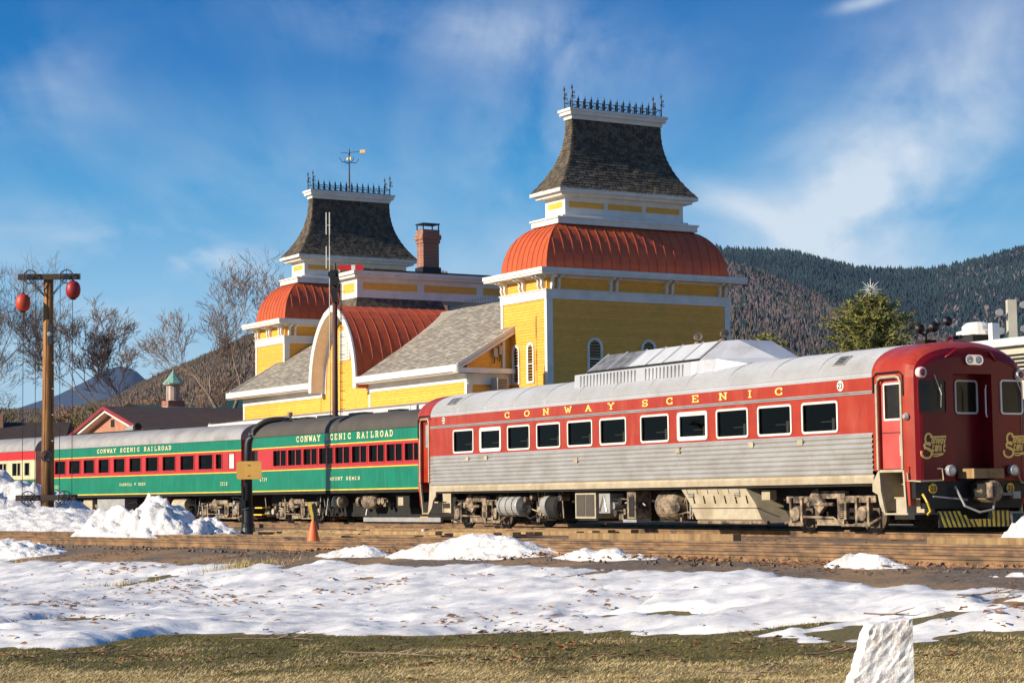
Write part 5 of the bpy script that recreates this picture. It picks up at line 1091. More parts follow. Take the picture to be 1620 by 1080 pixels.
# ------------------------------------------------------------------ coaches
def coach(name, loc, yaw, x0, x1, label, wins, texts, scheme, roofmat, top=4.43, vents=(), door=None, dbl=True):
    r = root(name, loc, yaw - pi / 2, label, 'coach', 'coaches standing beside the platform'); W_ = 3.05; cc = W_ / 2
    zs, z_g1, z_g2, ze = 1.25, 2.22, 3.18, 3.66
    lowm, bandm, topm, stripm = scheme; hz0, hz1 = 2.40, 3.05
    hl = [(a, b, hz0, hz1) for a, b in wins]
    for yy, s in ((0, 1), (W_, -1)):
        def bx(a, b, d0=.0, d1=.05): return min(yy - d0 * s, yy + d1 * s), max(yy - d0 * s, yy + d1 * s)
        m = MB(); a, b = bx(0, 0); m.box((x0, a, zs + .06), (x1, b, z_g1 - .03), lowm); m.build('lower_side', parent=r)
        m = MB(); hwall(m, x0, x1, z_g1 + .02, z_g2 - .02, yy, hl + ([door] if door else []), bandm, .10, s); m.build('window_band', parent=r)
        m = MB(); m.box((x0, a, z_g2 + .02), (x1, b, ze), topm); m.build('letterboard', parent=r)
        a, b = bx(0, 0, .012, .05)
        for z in (z_g1 - .03, z_g2 - .02, zs + .06): m = MB(); m.box((x0, a, z), (x1, b, z + (.05 if z < 2 else .045)), stripm); m.build('gold_stripe', parent=r)
        m = MB(); m.box((x0, a, zs - .06), (x1, b, zs + .058), dark); m.build('side_sill', parent=r)
    n = 26; P = []
    for i in range(n + 1):
        t = pi * i / n; P.append([(x0, cc - (cc + .04) * abs(cos(t)) ** .85 * (1 if cos(t) > 0 else -1), ze + (top - ze) * max(0, sin(t)) ** .85), (x1, cc - (cc + .04) * abs(cos(t)) ** .85 * (1 if cos(t) > 0 else -1), ze + (top - ze) * max(0, sin(t)) ** .85)])
    m = MB(); m.grid(P, roofmat); m.poly([p[0] for p in P], roofmat); m.poly([p[1] for p in P][::-1], roofmat); rf = fixn(m.build('roof', parent=r, smooth=True))
    for fc_ in rf.data.polygons:
        if len(fc_.vertices) > 4: fc_.use_smooth = False
    for q in (x0, x1 - .05): m = MB(); m.box((q, 0, zs), (q + .05, W_, ze), bandm); m.build('end_wall', parent=r)
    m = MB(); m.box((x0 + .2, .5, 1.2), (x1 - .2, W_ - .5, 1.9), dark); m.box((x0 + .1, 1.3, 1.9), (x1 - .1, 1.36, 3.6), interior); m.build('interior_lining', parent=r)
    m = MB(); m.box((x0 + .5, .9, .25), (x1 - .5, W_ - .9, 1.2), dark); m.build('centre_sill_fill', parent=r)
    fcache = {}
    for i, (a, b) in enumerate(wins):
        w = round(b - a, 1); w = b - a
        m = MB(); frame(m, a - .05, b + .05, hz0 - .05, hz1 + .05, .04, .05, lambda q, d: (q[0], -d, q[1]), bandm, -.005, .02); o = fixn(m.build('window', parent=r))
        m = MB(); m.poly([(a, .05, hz0), (b, .05, hz0), (b, .05, hz1), (a, .05, hz1)], glass); m.build('pane', parent=o)
        m = MB(); m.poly([(a, W_ - .05, hz0), (b, W_ - .05, hz0), (b, W_ - .05, hz1), (a, W_ - .05, hz1)], dglass); m.build('far_pane', parent=o)
        rr = random.Random(i + int(x1))
        if dbl and w > .7:
            m = MB(); m.box((a + w * .5 - .03, .03, hz0), (a + w * .5 + .03, .08, hz1), bandm if name != 'cream' else beige)
            for q in (.28, .78): m.box((a + w * q, .12, hz0), (a + w * q + .03, .14, hz1), grym)
            m.build('window_post', parent=o)
        elif w > .7 and rr.random() < .7:
            m = MB(); q = rr.uniform(.1, .5); m.box((a + w * q, .5, hz0 - .1), (a + w * q + .35, .6, hz0 + rr.uniform(.1, .3)), seatm); m.box((a + w * .2, .9, hz0 + .3), (a + w * .6, .95, hz1 - .1), curtain); m.build('window_curtain', parent=o)
    for tx, u0, u1, z, h in texts:
        adv = (u1 - u0) / len(tx)
        for i, ch in enumerate(tx):
            if ch != ' ': letter('letter', ch, r, lambda a, b, dd: (u0 + (i + a * .8 + .05) * adv, -.003 - dd, z + b * h), .18, goldtxt)
    for u, w in vents:
        m = MB(); m.box((u, cc - .45, top - .05), (u + w, cc + .0, top + .06), black); m.build('roof_vent', parent=r)
    return r
H2 = A2
c2 = coach('passenger_coach', (A2[0], A2[1], 0), y2, -.3, 23.6, 'dark green and red coach with olive roof, nearest the silver railcar', 
      [(2.16 + i * 1.405, 3.36 + i * 1.405) for i in range(14)], [('CONWAY SCENIC RAILROAD', 4.3, 12.6, 3.36, .24), ('MOUNT BEMIS', 7.23, 9.9, 1.72, .13), ('6739', .85, 1.6, 1.76, .16)],
      (green, coachred, green, yel), olive, vents=((1.32, .7), (2.5, .65), (4.1, 1.2), (6.9, 1.3), (10.2, .9)), door=(.02, .62, 2.3, 3.1))
m = MB(); m.poly([(.02, .08, 2.3), (.62, .08, 2.3), (.62, .08, 3.1), (.02, .08, 3.1)], dglass); m.build('door_window', parent=c2)
m = MB(); m.tube([(.95, 1.4, 4.35), (.95, 1.4, 4.62)], [.1, .07], 8, sand); m.tube([(.95, 1.4, 4.62), (.95, 1.4, 4.78)], .12, 8, sand); m.build('stove_pipe', parent=c2)
truck(c2, 3.6, 3.05, .8, sand, 2.6); truck(c2, 20., 3.05, .8, sand, 2.6)
pipes(c2, .5, 2.4, 11, 14); pipes(c2, 5.2, 7.5, 12, 16, dark); pipes(c2, 9.5, 11, 13, 6)
m = MB(); m.lathe((9.4, .5, .85), [(.08, 0), (.25, .05), (.30, .15), (.30, .9), (.2, 1.0), (.06, 1.05)], 18, 'x', sand); m.cyl((10.4, .5, .85), (11.2, .5, .85), .03, 6, grym); m.lathe((8.9, .5, .85), [(.1, 0), (.22, .02), (.22, .25)], 14, 'x', sand); m.build('air_tank', parent=c2)
m = MB(); m.lathe((6.9, .5, .85), [(.08, 0), (.25, .05), (.25, .6), (.06, .65)], 14, 'x', cream); m.box((12.2, .3, .6), (13.2, .8, 1.05), dark); m.box((12.35, .28, .68), (12.75, .3, 1.0), cream); m.box((9, .6, .05), (15, .7, .22), grym); m.build('brake_cylinder', parent=c2)
m = MB(); m.box((.3, -.04, .3), (1.1, .4, .36), yel); m.box((.35, .0, .6), (1.05, .4, .66), yel); m.build('step', parent=c2)
w1 = [(-16.36, -15.28), (-14.84, -13.74), (-13.33, -12.29), (-11.82, -10.81), (-10.31, -9.26), (-8.77, -7.71), (-7.23, -6.12), (-5.66, -4.54), (-4.05, -2.88), (-2.44, -1.26), (-.96, -.48), (.11, .55)]
c1 = coach('passenger_coach', (A1[0], A1[1], 0), y1, -17.7, 1.15, 'bright green and red coach with silver roof, half hidden by the tall snow pile', w1,
      [('CONWAY SCENIC RAILROAD', -12.0, -4.8, 3.36, .20), ('CARROLL P REED', -9.75, -7.2, 1.74, .12), ('3218', -.6, .05, 1.64, .16), ('3218', -16.4, -15.8, 1.68, .16)],
      (green, coachred, green, yel), grey, vents=(), dbl=False)
m = MB(); m.box((.11, .02, 2.38), (.58, .045, 3.1), white); m.build('white_blind', parent=c1)
m = MB(); m.tube([(-11.6, 1.5, 4.5), (-10.8, 1.5, 4.62)], .18, 12, grym); m.tube([(-10.8, 1.5, 4.62), (-10.6, 1.5, 4.66)], .2, 12, dark); m.build('roof_cooler', parent=c1)
m = MB(); m.box((-16.5, 1.2, 4.38), (-8, 1.8, 4.48), dark); m.build('roof_duct', parent=c1)
truck(c1, -14.2, 3.05, .8, sand, 2.6); truck(c1, -1.2, 3.05, .8, sand, 2.6)
pipes(c1, -16.5, -14, 21, 12); pipes(c1, -9.5, -3, 23, 22, dark); pipes(c1, -3, 1, 24, 14)
m = MB(); m.box((-12.3, .2, .4), (-9.6, 1.0, 1.12), grym); m.build('water_tank', parent=c1)
m = MB(); m.box((-13.9, .3, .4), (-13.0, 1.0, 1.1), cream); m.build('equipment_box', parent=c1); m = MB(); m.box((-6.6, .1, .95), (-5.5, .4, 1.12), redtrim); m.build('red_valve_box', parent=c1)
m = MB(); m.lathe((-5.2, .45, .8), [(.08, 0), (.28, .05), (.28, 1.2), (.06, 1.25)], 16, 'x', cream); m.build('air_tank', parent=c1)
dA = (sin(.70), -cos(.70)); L3 = (A1[0] - 18.6 * dA[0], A1[1] - 18.6 * dA[1])
c3 = coach('passenger_coach', (L3[0], L3[1], 0), .74, -12, .1, 'cream, red and green coach at the left edge behind the snow mound',
      [(-1.05, -.55), (-2.35, -1.5), (-3.85, -3.0), (-5.35, -4.5), (-6.85, -6.0), (-8.35, -7.5)], [], (green2, beige, brightred, beige), grey, dbl=True)
truck(c3, -3.0, 3.05, .8, sand, 2.6)
# locomotive standing beyond the railcar at the right edge
lv = (cos(.4982), sin(.4982)); lo = root('locomotive', (-2.661 + 5.3 * lv[0], 67.319 + 5.3 * lv[1], 0), .4982 - pi / 2, 'cream locomotive with white roof behind the railcar nose, mostly hidden', 'locomotive')
m = MB(); m.box((17.6, 0, 1.2), (30, 3, 4.5), locow); m.build('body', parent=lo)
m = MB(); m.prism([(-.15, 4.5), (.3, 4.75), (1.5, 4.88), (2.7, 4.75), (3.15, 4.5)], lambda q, t: (17.5 + t * 12.6, q[0], q[1]), white); fixn(m.build('roof', parent=lo))
for u in (21.2, 22.8, 24.4):
    m = MB(); m.box((u, -.02, 3.65), (u + 1.1, .02, 4.3), dark); g_ = m.build('grille', parent=lo)
    for i in range(6): piece('grille_slat', g_, (u + .55, -.03, 3.72 + i * .1), (1.0, .02, .035), locow)
for u in (20.1, 20.5): m = MB(); m.prism(rrect(u, u + .28, 3.95, 4.3, .1), lambda q, t: (q[0], -.03 + t * .03, q[1]), dark); m.build('porthole', parent=lo)
m = MB(); m.box((18.6, .8, 4.7), (19.4, 1.8, 5.0), dark); m.lathe((19.0, 1.3, 5.0), [(.55, 0), (.55, .10), (.42, .14)], 18, 'z', white); m.lathe((19.0, 1.3, 5.14), [(.40, 0), (.40, .10), (.28, .20), (.05, .23)], 18, 'z', white); m.box((19.6, 1.15, 4.8), (19.75, 1.4, 5.28), white); m.build('roof_ventilator', parent=lo)
m = MB(); m.box((17.6, .3, .4), (30, 2.7, 1.2), dark); m.build('underframe', parent=lo)
# tower of roof signal lamps at the right edge
sg = root('lamp_mast', (13.55, 55.5, 0), 0, 'cream mast with round lamps cut by the right edge, above the locomotive', 'lamp mast')
m = MB(); m.box((-.12, -.12, 0), (.12, .12, 6.1), locow); m.build('mast', parent=sg)
for (x, z) in ((-.36, 5.75), (.3, 5.95), (-.34, 5.25), (.3, 5.3)):
    m = MB(); m.tube([(0, 0, z - .15), (x, -.05, z)], .03, 5, locow); m.lathe((x, -.1, z), [(.04, .1), (.10, .0), (.10, -.08)], 14, 'y', grym); m.build('lamp_head', parent=sg)

# ------------------------------------------------------------------ ball signal, water column, semaphore
bs = root('ball_signal', (-17.93, 79.2, 0), 0, 'tall brown wooden ball signal pole with crossarms and spoked pulley wheels', 'signal pole')
m = MB(); m.tube([(0, 0, -.2), (.0, 0, 3), (-.02, 0, 6.5), (-.04, 0, 9.75)], [.26, .245, .215, .185], 16, pole); m.build('pole', parent=bs, smooth=True)
def wheel(parent, x, y, z, r):
    m = MB(); m.ring((x, y, z), r, .022, 'y', 24, iron); m.ring((x, y, z), .05, .02, 'y', 10, iron)
    for i in range(4): t = pi * i / 4; m.tube([(x - r * cos(t), y, z - r * sin(t)), (x + r * cos(t), y, z + r * sin(t))], .011, 4, iron)
    m.build('pulley_wheel', parent=parent)
for z, nm in ((9.62, 'upper_crossarm'), (1.12, 'lower_crossarm')):
    m = MB(); m.box((-1.16 + (0 if z > 5 else 0), -.30, z - .10), (1.24 if z > 5 else 1.2, -.18, z + .12), pole if False else M('dark_crossarm_wood', (.07, .045, .03), .85) if 'dark_crossarm_wood' not in MATS else MATS['dark_crossarm_wood']); ca = m.build(nm, parent=bs)
    for x in (-.66, .74): wheel(ca, x, -.38, z, .26)
    m = MB()
    for s in (-1, 1):
        for dx in (0, .1): m.tube([(s * (.62 + dx), -.24, z - .1), (s * .12, -.24, z - .72 - dx * .4)], .018, 5, iron)
    m.build('brace', parent=ca)
m = MB()
for x in (-.92, -.44, .50, .98): m.tube([(x, -.38, 9.6), (x + .04, -.38, 1.1)], .012, 4, black)
m.build('halyard', parent=bs)
m = MB(); m.ring((.02, -.30, 2.72), .19, .035, 'y', 18, iron); m.ring((.02, -.32, 2.72), .12, .02, 'y', 18, iron); m.build('iron_ring', parent=bs)
m = MB(); m.lathe((.1, -.28, 7.4), [(.05, .05), (.09, 0), (.09, -.1), (.05, -.14)], 12, 'y', grym); m.box((.0, -.26, 7.0), (.16, -.2, 7.8), iron); m.build('insulator_bracket', parent=bs)
m = MB()
for i in range(5): m.tube([(.19, -.2, 3.3 + i * 1.0), (.27, -.27, 3.3 + i * 1.0)], .02, 5, grym)
m.build('climbing_peg', parent=bs)
def sball(x, z, mat, label):
    o = root('signal_ball', (-17.93 + x, 78.82, z), 0, label, 'signal ball', 'signal balls hung on the pole')
    m = MB(); pr = []
    for i in range(19):
        t = -pi / 2 + pi * i / 18; rr_ = .285 * cos(t) ** .7 if abs(cos(t)) > 1e-6 else .02; pr.append((max(.02, rr_ * (1 + (.018 if i % 2 else -.012))), .345 * sin(t)))
    m.lathe((0, 0, 0), pr, 24, 'z', mat); m.build('ball', parent=o, smooth=True)
    m = MB(); m.lathe((0, 0, 0), [(.10, -.38), (.12, -.34), (.05, -.33)], 14, 'z', black); m.lathe((0, 0, 0), [(.05, .34), (.08, .35), (.02, .39)], 12, 'z', black); m.build('end_cap', parent=o); return o
sball(-.93, 8.62, ballm, 'orange red signal ball hanging left of the pole, lower of the two')
sball(1.0, 9.10, ballm2, 'deep red signal ball hanging right of the pole, higher of the two')

wc = root('water_column', (-7.72, 59.8, -.17), 0, 'black iron water column with curved spout and flanged foot', 'water column')
m = MB(); pts_ = [(0, 0, .1), (0, 0, 2.55)] + [(.0 + 1.0 * (1 - cos(t)) * .85, 0, 2.62 + .80 * sin(t)) for t in [i * pi / 2 / 12 for i in range(1, 13)]] + [(1.05, 0, 3.44), (1.2, 0, 3.44)]
m.tube(pts_, [.14, .115] + [.115 - .003 * i for i in range(12)] + [.06, .04], 14, black); m.build('spout_pipe', parent=wc, smooth=True)
m = MB(); m.lathe((0, 0, 0), [(.46, 0), (.46, .06), (.24, .08), (.19, .30), (.19, .42), (.16, .45), (.16, .8), (.19, .82), (.19, .9), (.15, .92)], 20, 'z', black)
for i in range(8): t = i * pi / 4; m.cyl((.38 * cos(t), .38 * sin(t), .05), (.38 * cos(t), .38 * sin(t), .12), .03, 6, black)
m.build('flanged_foot', parent=wc)
m = MB(); m.box((1.0, -.06, 3.36), (1.28, .06, 3.42), black); m.tube([(1.1, 0, 3.4), (1.12, -.05, 3.52)], .02, 5, grym); m.build('valve_fitting', parent=wc)
m = MB(); m.tube([(-.14, -.1, .3), (-.14, -.1, 1.5)], .03, 5, black); m.box((-.22, -.2, .9), (-.05, -.08, 1.1), black); m.build('valve_rod', parent=wc)
m = MB(); m.prism(rrect(-.30, .42, 1.70, 2.22, .07), lambda q, t: (q[0], -.20 - t * .03, q[1]), ochre); sb = fixn(m.build('sign_board', parent=wc))
m = MB()
for x, z in ((.06, 2.1), (.06, 1.8)): m.lathe((x, -.23, z), [(.018, 0), (.018, -.01)], 8, 'y', dark); m.box((x - .05, -.234, z - .006), (x + .05, -.23, z + .006), dark)
m.build('screw', parent=sb)

sm = root('semaphore_signal', (-7.45, 86.0, 0), 0, 'brown semaphore mast with a red and white blade raised level before the far tower', 'semaphore')
m = MB(); m.tube([(0, 0, 0), (0, 0, 5), (0, 0, 10.2)], [.135, .125, .10], 10, M('mast_brown', (.09, .035, .02), .6)); m.build('mast', parent=sm, smooth=True)
m = MB(); m.box((.17, -.3, 10.52), (.72, -.26, 10.74), brightred); m.box((.88, -.3, 10.52), (1.22, -.26, 10.74), brightred); bl = m.build('blade', parent=sm)
m = MB(); m.box((.72, -.301, 10.521), (.88, -.259, 10.739), white); m.build('white_band', parent=bl)
m = MB(); m.box((-.16, -.26, 9.9), (.16, .1, 10.55), black); m.lathe((-.1, -.3, 10.35), [(.17, 0), (.17, .08)], 14, 'y', black); m.lathe((.08, -.3, 10.1), [(.15, 0), (.15, .08)], 14, 'y', black); m.tube([(0, 0, 10.2), (0, 0, 10.85)], .05, 6, black); m.box((-.1, -.2, 9.2), (.12, .1, 9.8), black); m.build('spectacle_head', parent=sm)
m = MB()
for x in (.22, .28): m.tube([(x, .05, 3), (x, .05, 10)], .015, 4, black)
for i in range(18): m.tube([(.2, .05, 3.2 + i * .38), (.42, .05, 3.2 + i * .38)], .012, 4, black)
m.build('ladder', parent=sm)
am = root('antenna_mast', (-7.72, 86.6, 0), 0, 'thin white antenna mast with short rods beside the semaphore', 'antenna')
m = MB(); m.tube([(0, 0, 0), (0, 0, 13.1)], [.035, .02], 6, grym); m.build('mast', parent=am)
for z in (11.1, 12.55): m = MB(); m.tube([(-.14, 0, z - .4), (-.14, 0, z + .55)], .022, 5, white); m.tube([(-.14, 0, z), (.06, 0, z)], .015, 4, white); m.tube([(.0, 0, z - .4), (.0, 0, z + .55)], .024, 5, white); m.build('antenna_rod', parent=am)

cn_ = root('traffic_cone', (-4.52, 46.4, -.23), .2, 'orange traffic cone standing by the front rail', 'traffic cone')
m = MB(); m.lathe((0, 0, 0), [(.20, .03), (.185, .05), (.06, .62), (.05, .66), (.03, .66)], 20, 'z', orange); m.build('cone', parent=cn_, smooth=False)
m = MB(); m.box((-.2, -.2, 0), (.2, .2, .035), orange); m.build('base', parent=cn_)
sw = root('switch_stand', (-6.15, 62.5, -.15), 0, 'slanted switch lever with yellow and black blades behind the traffic cone', 'switch stand')
m = MB(); m.hexa([(.06, -.03, .25), (.10, -.03, .25), (.10, .03, .25), (.06, .03, .25), (-.10, -.03, 1.0), (.0, -.03, 1.0), (.0, .03, 1.0), (-.10, .03, 1.0)], yel); m.build('yellow_blade', parent=sw)
m = MB(); m.hexa([(.16, -.05, .05), (.26, -.05, .05), (.26, .01, .05), (.16, .01, .05), (.02, -.05, .95), (.14, -.05, .95), (.14, .01, .95), (.02, .01, .95)], black); m.box((-.2, -.15, 0), (.3, .15, .08), dark); m.build('lever_stand', parent=sw)
m = MB(); m.lathe((0, 0, 0), [(.05, -.05), (.055, .14), (.04, .16)], 12, 'z', white); o = m.build('marker_stub', None); o.location = (-2.55, 57.8, -.1); tag(o, 'short white marker stub on the timbers left of the railcar steps', 'marker')

# granite post in the foreground
m = MB(); P = []
nj = 44; ni = 48
for j in range(nj):
    t = j / (nj - 1); z = -1.2 + 1.32 * t; row = []
    tt_ = max(0, (z + .25) / .37); lx = -.185 + .125 * tt_ + .02 * noise.noise((t * 17, 3.1, 0)); rx = .175
    for i in range(ni):
        a = i / ni; q = a * 4; e = q % 1
        c4 = [(lx, -.12), (rx, -.12), (rx, .15), (lx, .15)]; p0 = c4[int(q)]; p1 = c4[(int(q) + 1) % 4]
        x = p0[0] + (p1[0] - p0[0]) * e; y = p0[1] + (p1[1] - p0[1]) * e
        w_ = 1 if x < rx - .03 else .15
        n_ = .007 * noise.noise((x * 14, z * 14, y * 14)) + .010 * noise.noise((x * 40, z * 40, y * 40)) + .006 * noise.noise((x * 90, z * 90, y * 90))
        x += n_ * w_; y += n_ * (1 if y < 0 else .5)
        row.append((x, y, z + (.03 * (x - lx) / (rx - lx) + .012 * noise.noise((x * 30, 1, y * 30))) * (t ** 6)))
    P.append(row)
m.grid(P, closed=True); cx_ = sum(p[0] for p in P[-1]) / ni; cz_ = P[-1][0][2] + .012
for i in range(ni): m.poly([P[-1][i], P[-1][(i + 1) % ni], (cx_, .0, cz_)])
m.poly([p for p in P[0]][::-1])
o = fixn(m.build('granite_post', gran, smooth=False)); o.location = (2.10, 12.0, 0); tag(o, 'rough pale granite post cut by the bottom edge of the lawn', 'stone post')

# ------------------------------------------------------------------ background houses
bh = root('brick_house', (-22.6, 116, 0), BY - pi / 2, 'brick house with a dark roof and red trimmed gable behind the far green coach', 'house')
m = MB(); gp = [(-10, 0), (10, 0), (10, 3.75), (0, 6.15), (-10, 3.75)]
m.prism(gp, lambda q, t: (q[0], t * 16, q[1]), pinkbrick); fixn(m.build('wall', parent=bh))
for s in (-1, 1):
    m = MB(); m.hexa([(0, -.5, 6.2), (s * 10.6, -.5, 3.62), (s * 10.6, 16.5, 3.62), (0, 16.5, 6.2), (0, -.5, 6.35), (s * 10.6, -.5, 3.77), (s * 10.6, 16.5, 3.77), (0, 16.5, 6.35)], blackroof); fixn(m.build('roof', parent=bh))
    m = MB(); m.hexa([(0, -.62, 6.16), (s * 10.6, -.62, 3.58), (s * 10.6, -.5, 3.58), (0, -.5, 6.16), (0, -.62, 6.36), (s * 10.6, -.62, 3.78), (s * 10.6, -.5, 3.78), (0, -.5, 6.36)], redtrim); fixn(m.build('gable_trim', parent=bh))
    m = MB(); m.hexa([(0, -.5, 6.0), (s * 10.4, -.5, 3.45), (s * 10.4, 0, 3.45), (0, 0, 6.0), (0, -.5, 6.13), (s * 10.4, -.5, 3.58), (s * 10.4, 0, 3.58), (0, 0, 6.13)], white); fixn(m.build('gable_soffit', parent=bh))
m = MB(); m.box((-.25, -.05, 5.2), (.25, .02, 5.6), dark); m.build('gable_vent', parent=bh)
cu = root('cupola', (-20.2, 122.0, 0), BY - pi / 2, 'small cupola with verdigris copper roof on a brick and white base', 'cupola')
m = MB(); m.box((-.62, -.6, 5.3), (.62, .6, 6.55), white); m.build('base', parent=cu)
m = MB(); m.box((-.54, -.52, 6.55), (.54, .52, 6.92), brick); m.build('brick_course', parent=cu)
m = MB(); m.lathe((0, 0, 0), [(.42, 6.92), (.42, 7.9)], 8, 'z', M('pinkish_lantern_paint', (.62, .46, .38), .7)); bd = m.build('lantern', parent=cu)
for i in range(9): piece('louvre_slat', bd, (0, -.39, 7.02 + i * .1), (.28, .04, .06), grym, (.5, 0, 0)); piece('louvre_slat', bd, (.39, 0, 7.02 + i * .1), (.04, .28, .06), grym, (0, .5, 0))
m = MB(); P = []
for i in range(9):
    h = i / 8; r = .66 * (1 - h) ** 1.55 + .012; P.append([(r * cos(q * pi / 4 + pi / 8), r * sin(q * pi / 4 + pi / 8), 7.95 + .92 * h) for q in range(8)])
m.grid(P, green_cop, closed=True); fixn(m.build('copper_roof', parent=cu)); m = MB(); m.lathe((0, 0, 0), [(.6, 7.88), (.64, 7.955)], 8, 'z', white); m.build('cornice', parent=cu)
for i, (x, y, w, dpt, h, col, lab) in enumerate(((-19.5, 150, 18, 8, 8.2, dgreen, 'long low building with dark green roof behind the cupola'), (-14.6, 140, 9, 7, 8.4, dgreen, 'dark shed with green roof left of the station wing'), (-28, 150, 7, 6, 7.6, blackroof, 'small pale house with steep gable left of the brick house'), (-37, 140, 12, 6, 6.6, blackroof, 'low dark roofed house behind the left snow mound'))):
    bb = root('background_house', (x, y, 0), .1, lab, 'house')
    m = MB(); m.box((-w / 2, 0, 0), (w / 2, dpt, h - 1.4), beige if i == 2 else MATS['dark_crossarm_wood'] if i < 2 else pinkbrick); m.build('wall', parent=bb)
    m = MB()
    if i == 2: m.prism([(-w / 2 - .3, h - 1.5), (w / 2 + .3, h - 1.5), (0, h + .6)], lambda q, t: (q[0], -.4 + t * (dpt + .8), q[1]), col)
    else: m.prism([(-.4, h - 1.4), (dpt + .4, h - 1.4), (dpt / 2, h)], lambda q, t: (-w / 2 - .4 + t * (w + .8), q[0], q[1]), col)
    fixn(m.build('roof', parent=bb))
    if i in (1, 3): m = MB(); m.box((1.2, 2, h - .8), (1.9, 2.7, h + .5), brick); m.build('chimney', parent=bb)

# ------------------------------------------------------------------ trees
def grow(seed, height, spread=.55, levels=6, trunk_r=.28, lean=(0, 0), split=2.6, first=.28, up=.25, twig=.012):
    r = random.Random(seed); T = MB(); K = MB(); buds = []
    def rec(p, d, ln, rad, lv):
        n = 4 if lv <= 1 else 3; pts = [p]; q = p.copy(); dd = d.copy(); rs = [rad]
        for i in range(n):
            dd = (dd + Vector((r.uniform(-1, 1), r.uniform(-1, 1), r.uniform(-.5, 1) * up * 2)) * (.10 + .05 * lv)).normalized(); q = q + dd * ln / n; pts.append(q); rs.append(rad * (1 - .42 * (i + 1) / n))
        (T if lv <= 1 else K).tube(pts, rs, 7 if lv <= 1 else 4 if lv < 4 else 3, None, lv == 0)
        if lv >= levels: buds.append(q); return
        k = int(split) + (1 if r.random() < split % 1 else 0)
        if 2 <= lv <= 6: k += 1
        for j in range(k):
            ax = dd.cross(Vector((r.uniform(-1, 1), r.uniform(-1, 1), r.uniform(-1, 1)))).normalized(); an = spread * r.uniform(.5, 1.25)
            nd = (Matrix.Rotation(an, 3, ax) @ dd); nd.z += up * .5; nd.normalize()
            s = pts[-1] if j < 2 else pts[r.randint(1, n)]
            rec(s, nd, ln * r.uniform(.62, .86), max(twig, rs[-1] * r.uniform(.55, .8)), lv + 1)
    rec(Vector((0, 0, 0)), Vector((lean[0], lean[1], 1)).normalized(), height * first, trunk_r, 0)
    return T, K, buds
def baretree(name, loc, seed, height, label, group=None, tw=twigm, sc=1, **k):
    T, K, buds = grow(seed, height, **k); o = root(name, loc, 0, label, 'tree', group)
    T.build('trunk', barkm, o, smooth=True); K.build('crown', tw, o); o.scale = (sc, sc, sc); return o
baretree('bare_tree', (-24.3, 128, 0), 5, 19.5, 'large bare maple with spreading crown rising right of the signal pole', sc=1.15, spread=.50, levels=8, trunk_r=.40, split=2.3, first=.17, up=.24, twig=.014)
baretree('bare_tree', (-31.5, 122, 0), 12, 17.5, 'bare tree with tangled grey branches between the signal pole and left edge', sc=.95, spread=.60, levels=8, trunk_r=.34, split=2.2, first=.17, up=.16, twig=.010)
baretree('bare_tree', (-35.4, 128, 0), 8, 22.5, 'tall bare tree cut by the left edge, its crown above the others', sc=.98, spread=.5, levels=8, trunk_r=.40, split=2.3, first=.19, up=.26, twig=.010)
baretree('bare_tree', (-19.0, 138, 0), 21, 16.0, 'slim bare tree close to the left end of the station', sc=1.6, spread=.5, levels=8, trunk_r=.28, split=2.1, first=.2, up=.26, twig=.010)
baretree('bare_tree', (-22.3, 146, 0), 33, 12.5, 'bare tree with drooping pale branches behind the cupola', spread=.62, levels=7, trunk_r=.26, split=2.0, first=.24, up=.16, twig=.022)
grp = 'leafless trees along the back of the yard'
tw2 = M('rusty_twig', (.32, .17, .10), .9, col2=(.22, .12, .07), scale=1.5); tw3 = M('olive_twig', (.20, .17, .06), .9, col2=(.14, .11, .05), scale=1.5)
protos = [baretree('bare_tree', (-33, 158, 0), 60, 10.5, 'x', grp, tw2, spread=.62, levels=6, trunk_r=.2, split=2.7, first=.2, up=.2, twig=.032), baretree('bare_tree', (-28, 165, 0), 61, 10, 'x', grp, tw3, spread=.6, levels=6, trunk_r=.2, split=2.7, first=.2, up=.22, twig=.032)]
spots = [(-39, 150, 'short russet leafless tree nearest the left edge'), (-33, 158, 'russet leafless tree behind the tangled grey tree'), (-28.5, 165, 'olive leafless tree left of the big maple trunk'), (-24.5, 160, 'russet leafless tree just right of the big maple trunk'), (-20.5, 168, 'olive leafless tree left of the cupola'), (-17, 172, 'russet leafless tree behind the cupola roof'), (-13.5, 170, 'olive leafless tree between cupola and station'), (-44, 170, 'olive leafless tree at the left edge of the yard'), (-36, 172, 'olive leafless tree farther back at the left'), (-22.5, 178, 'russet leafless tree far behind the brick house'), (-42, 158, 'russet leafless tree second from the left edge'), (-37.5, 163, 'russet leafless tree third from the left edge'), (-31, 172, 'russet leafless tree in the gap left of the big maple'), (-26.5, 182, 'russet leafless tree right behind the big maple crown'), (-18.5, 183, 'russet leafless tree far behind the cupola'), (-15, 186, 'olive leafless tree far behind the station end'), (-35, 185, 'olive leafless tree farthest back behind the signal pole'), (-46, 185, 'russet leafless tree farthest back at the left edge')]
for i, (x, y, lab) in enumerate(spots):
    src = protos[i % 2]
    o = src if i < 2 else copytree(src)
    if i < 2: o = protos[i]
    o.location = (x, y, 0); o.rotation_euler = (0, 0, i * 1.3); s = R.uniform(1.1, 1.5); o.scale = (s, s, s); o['label'] = lab; o['group'] = grp
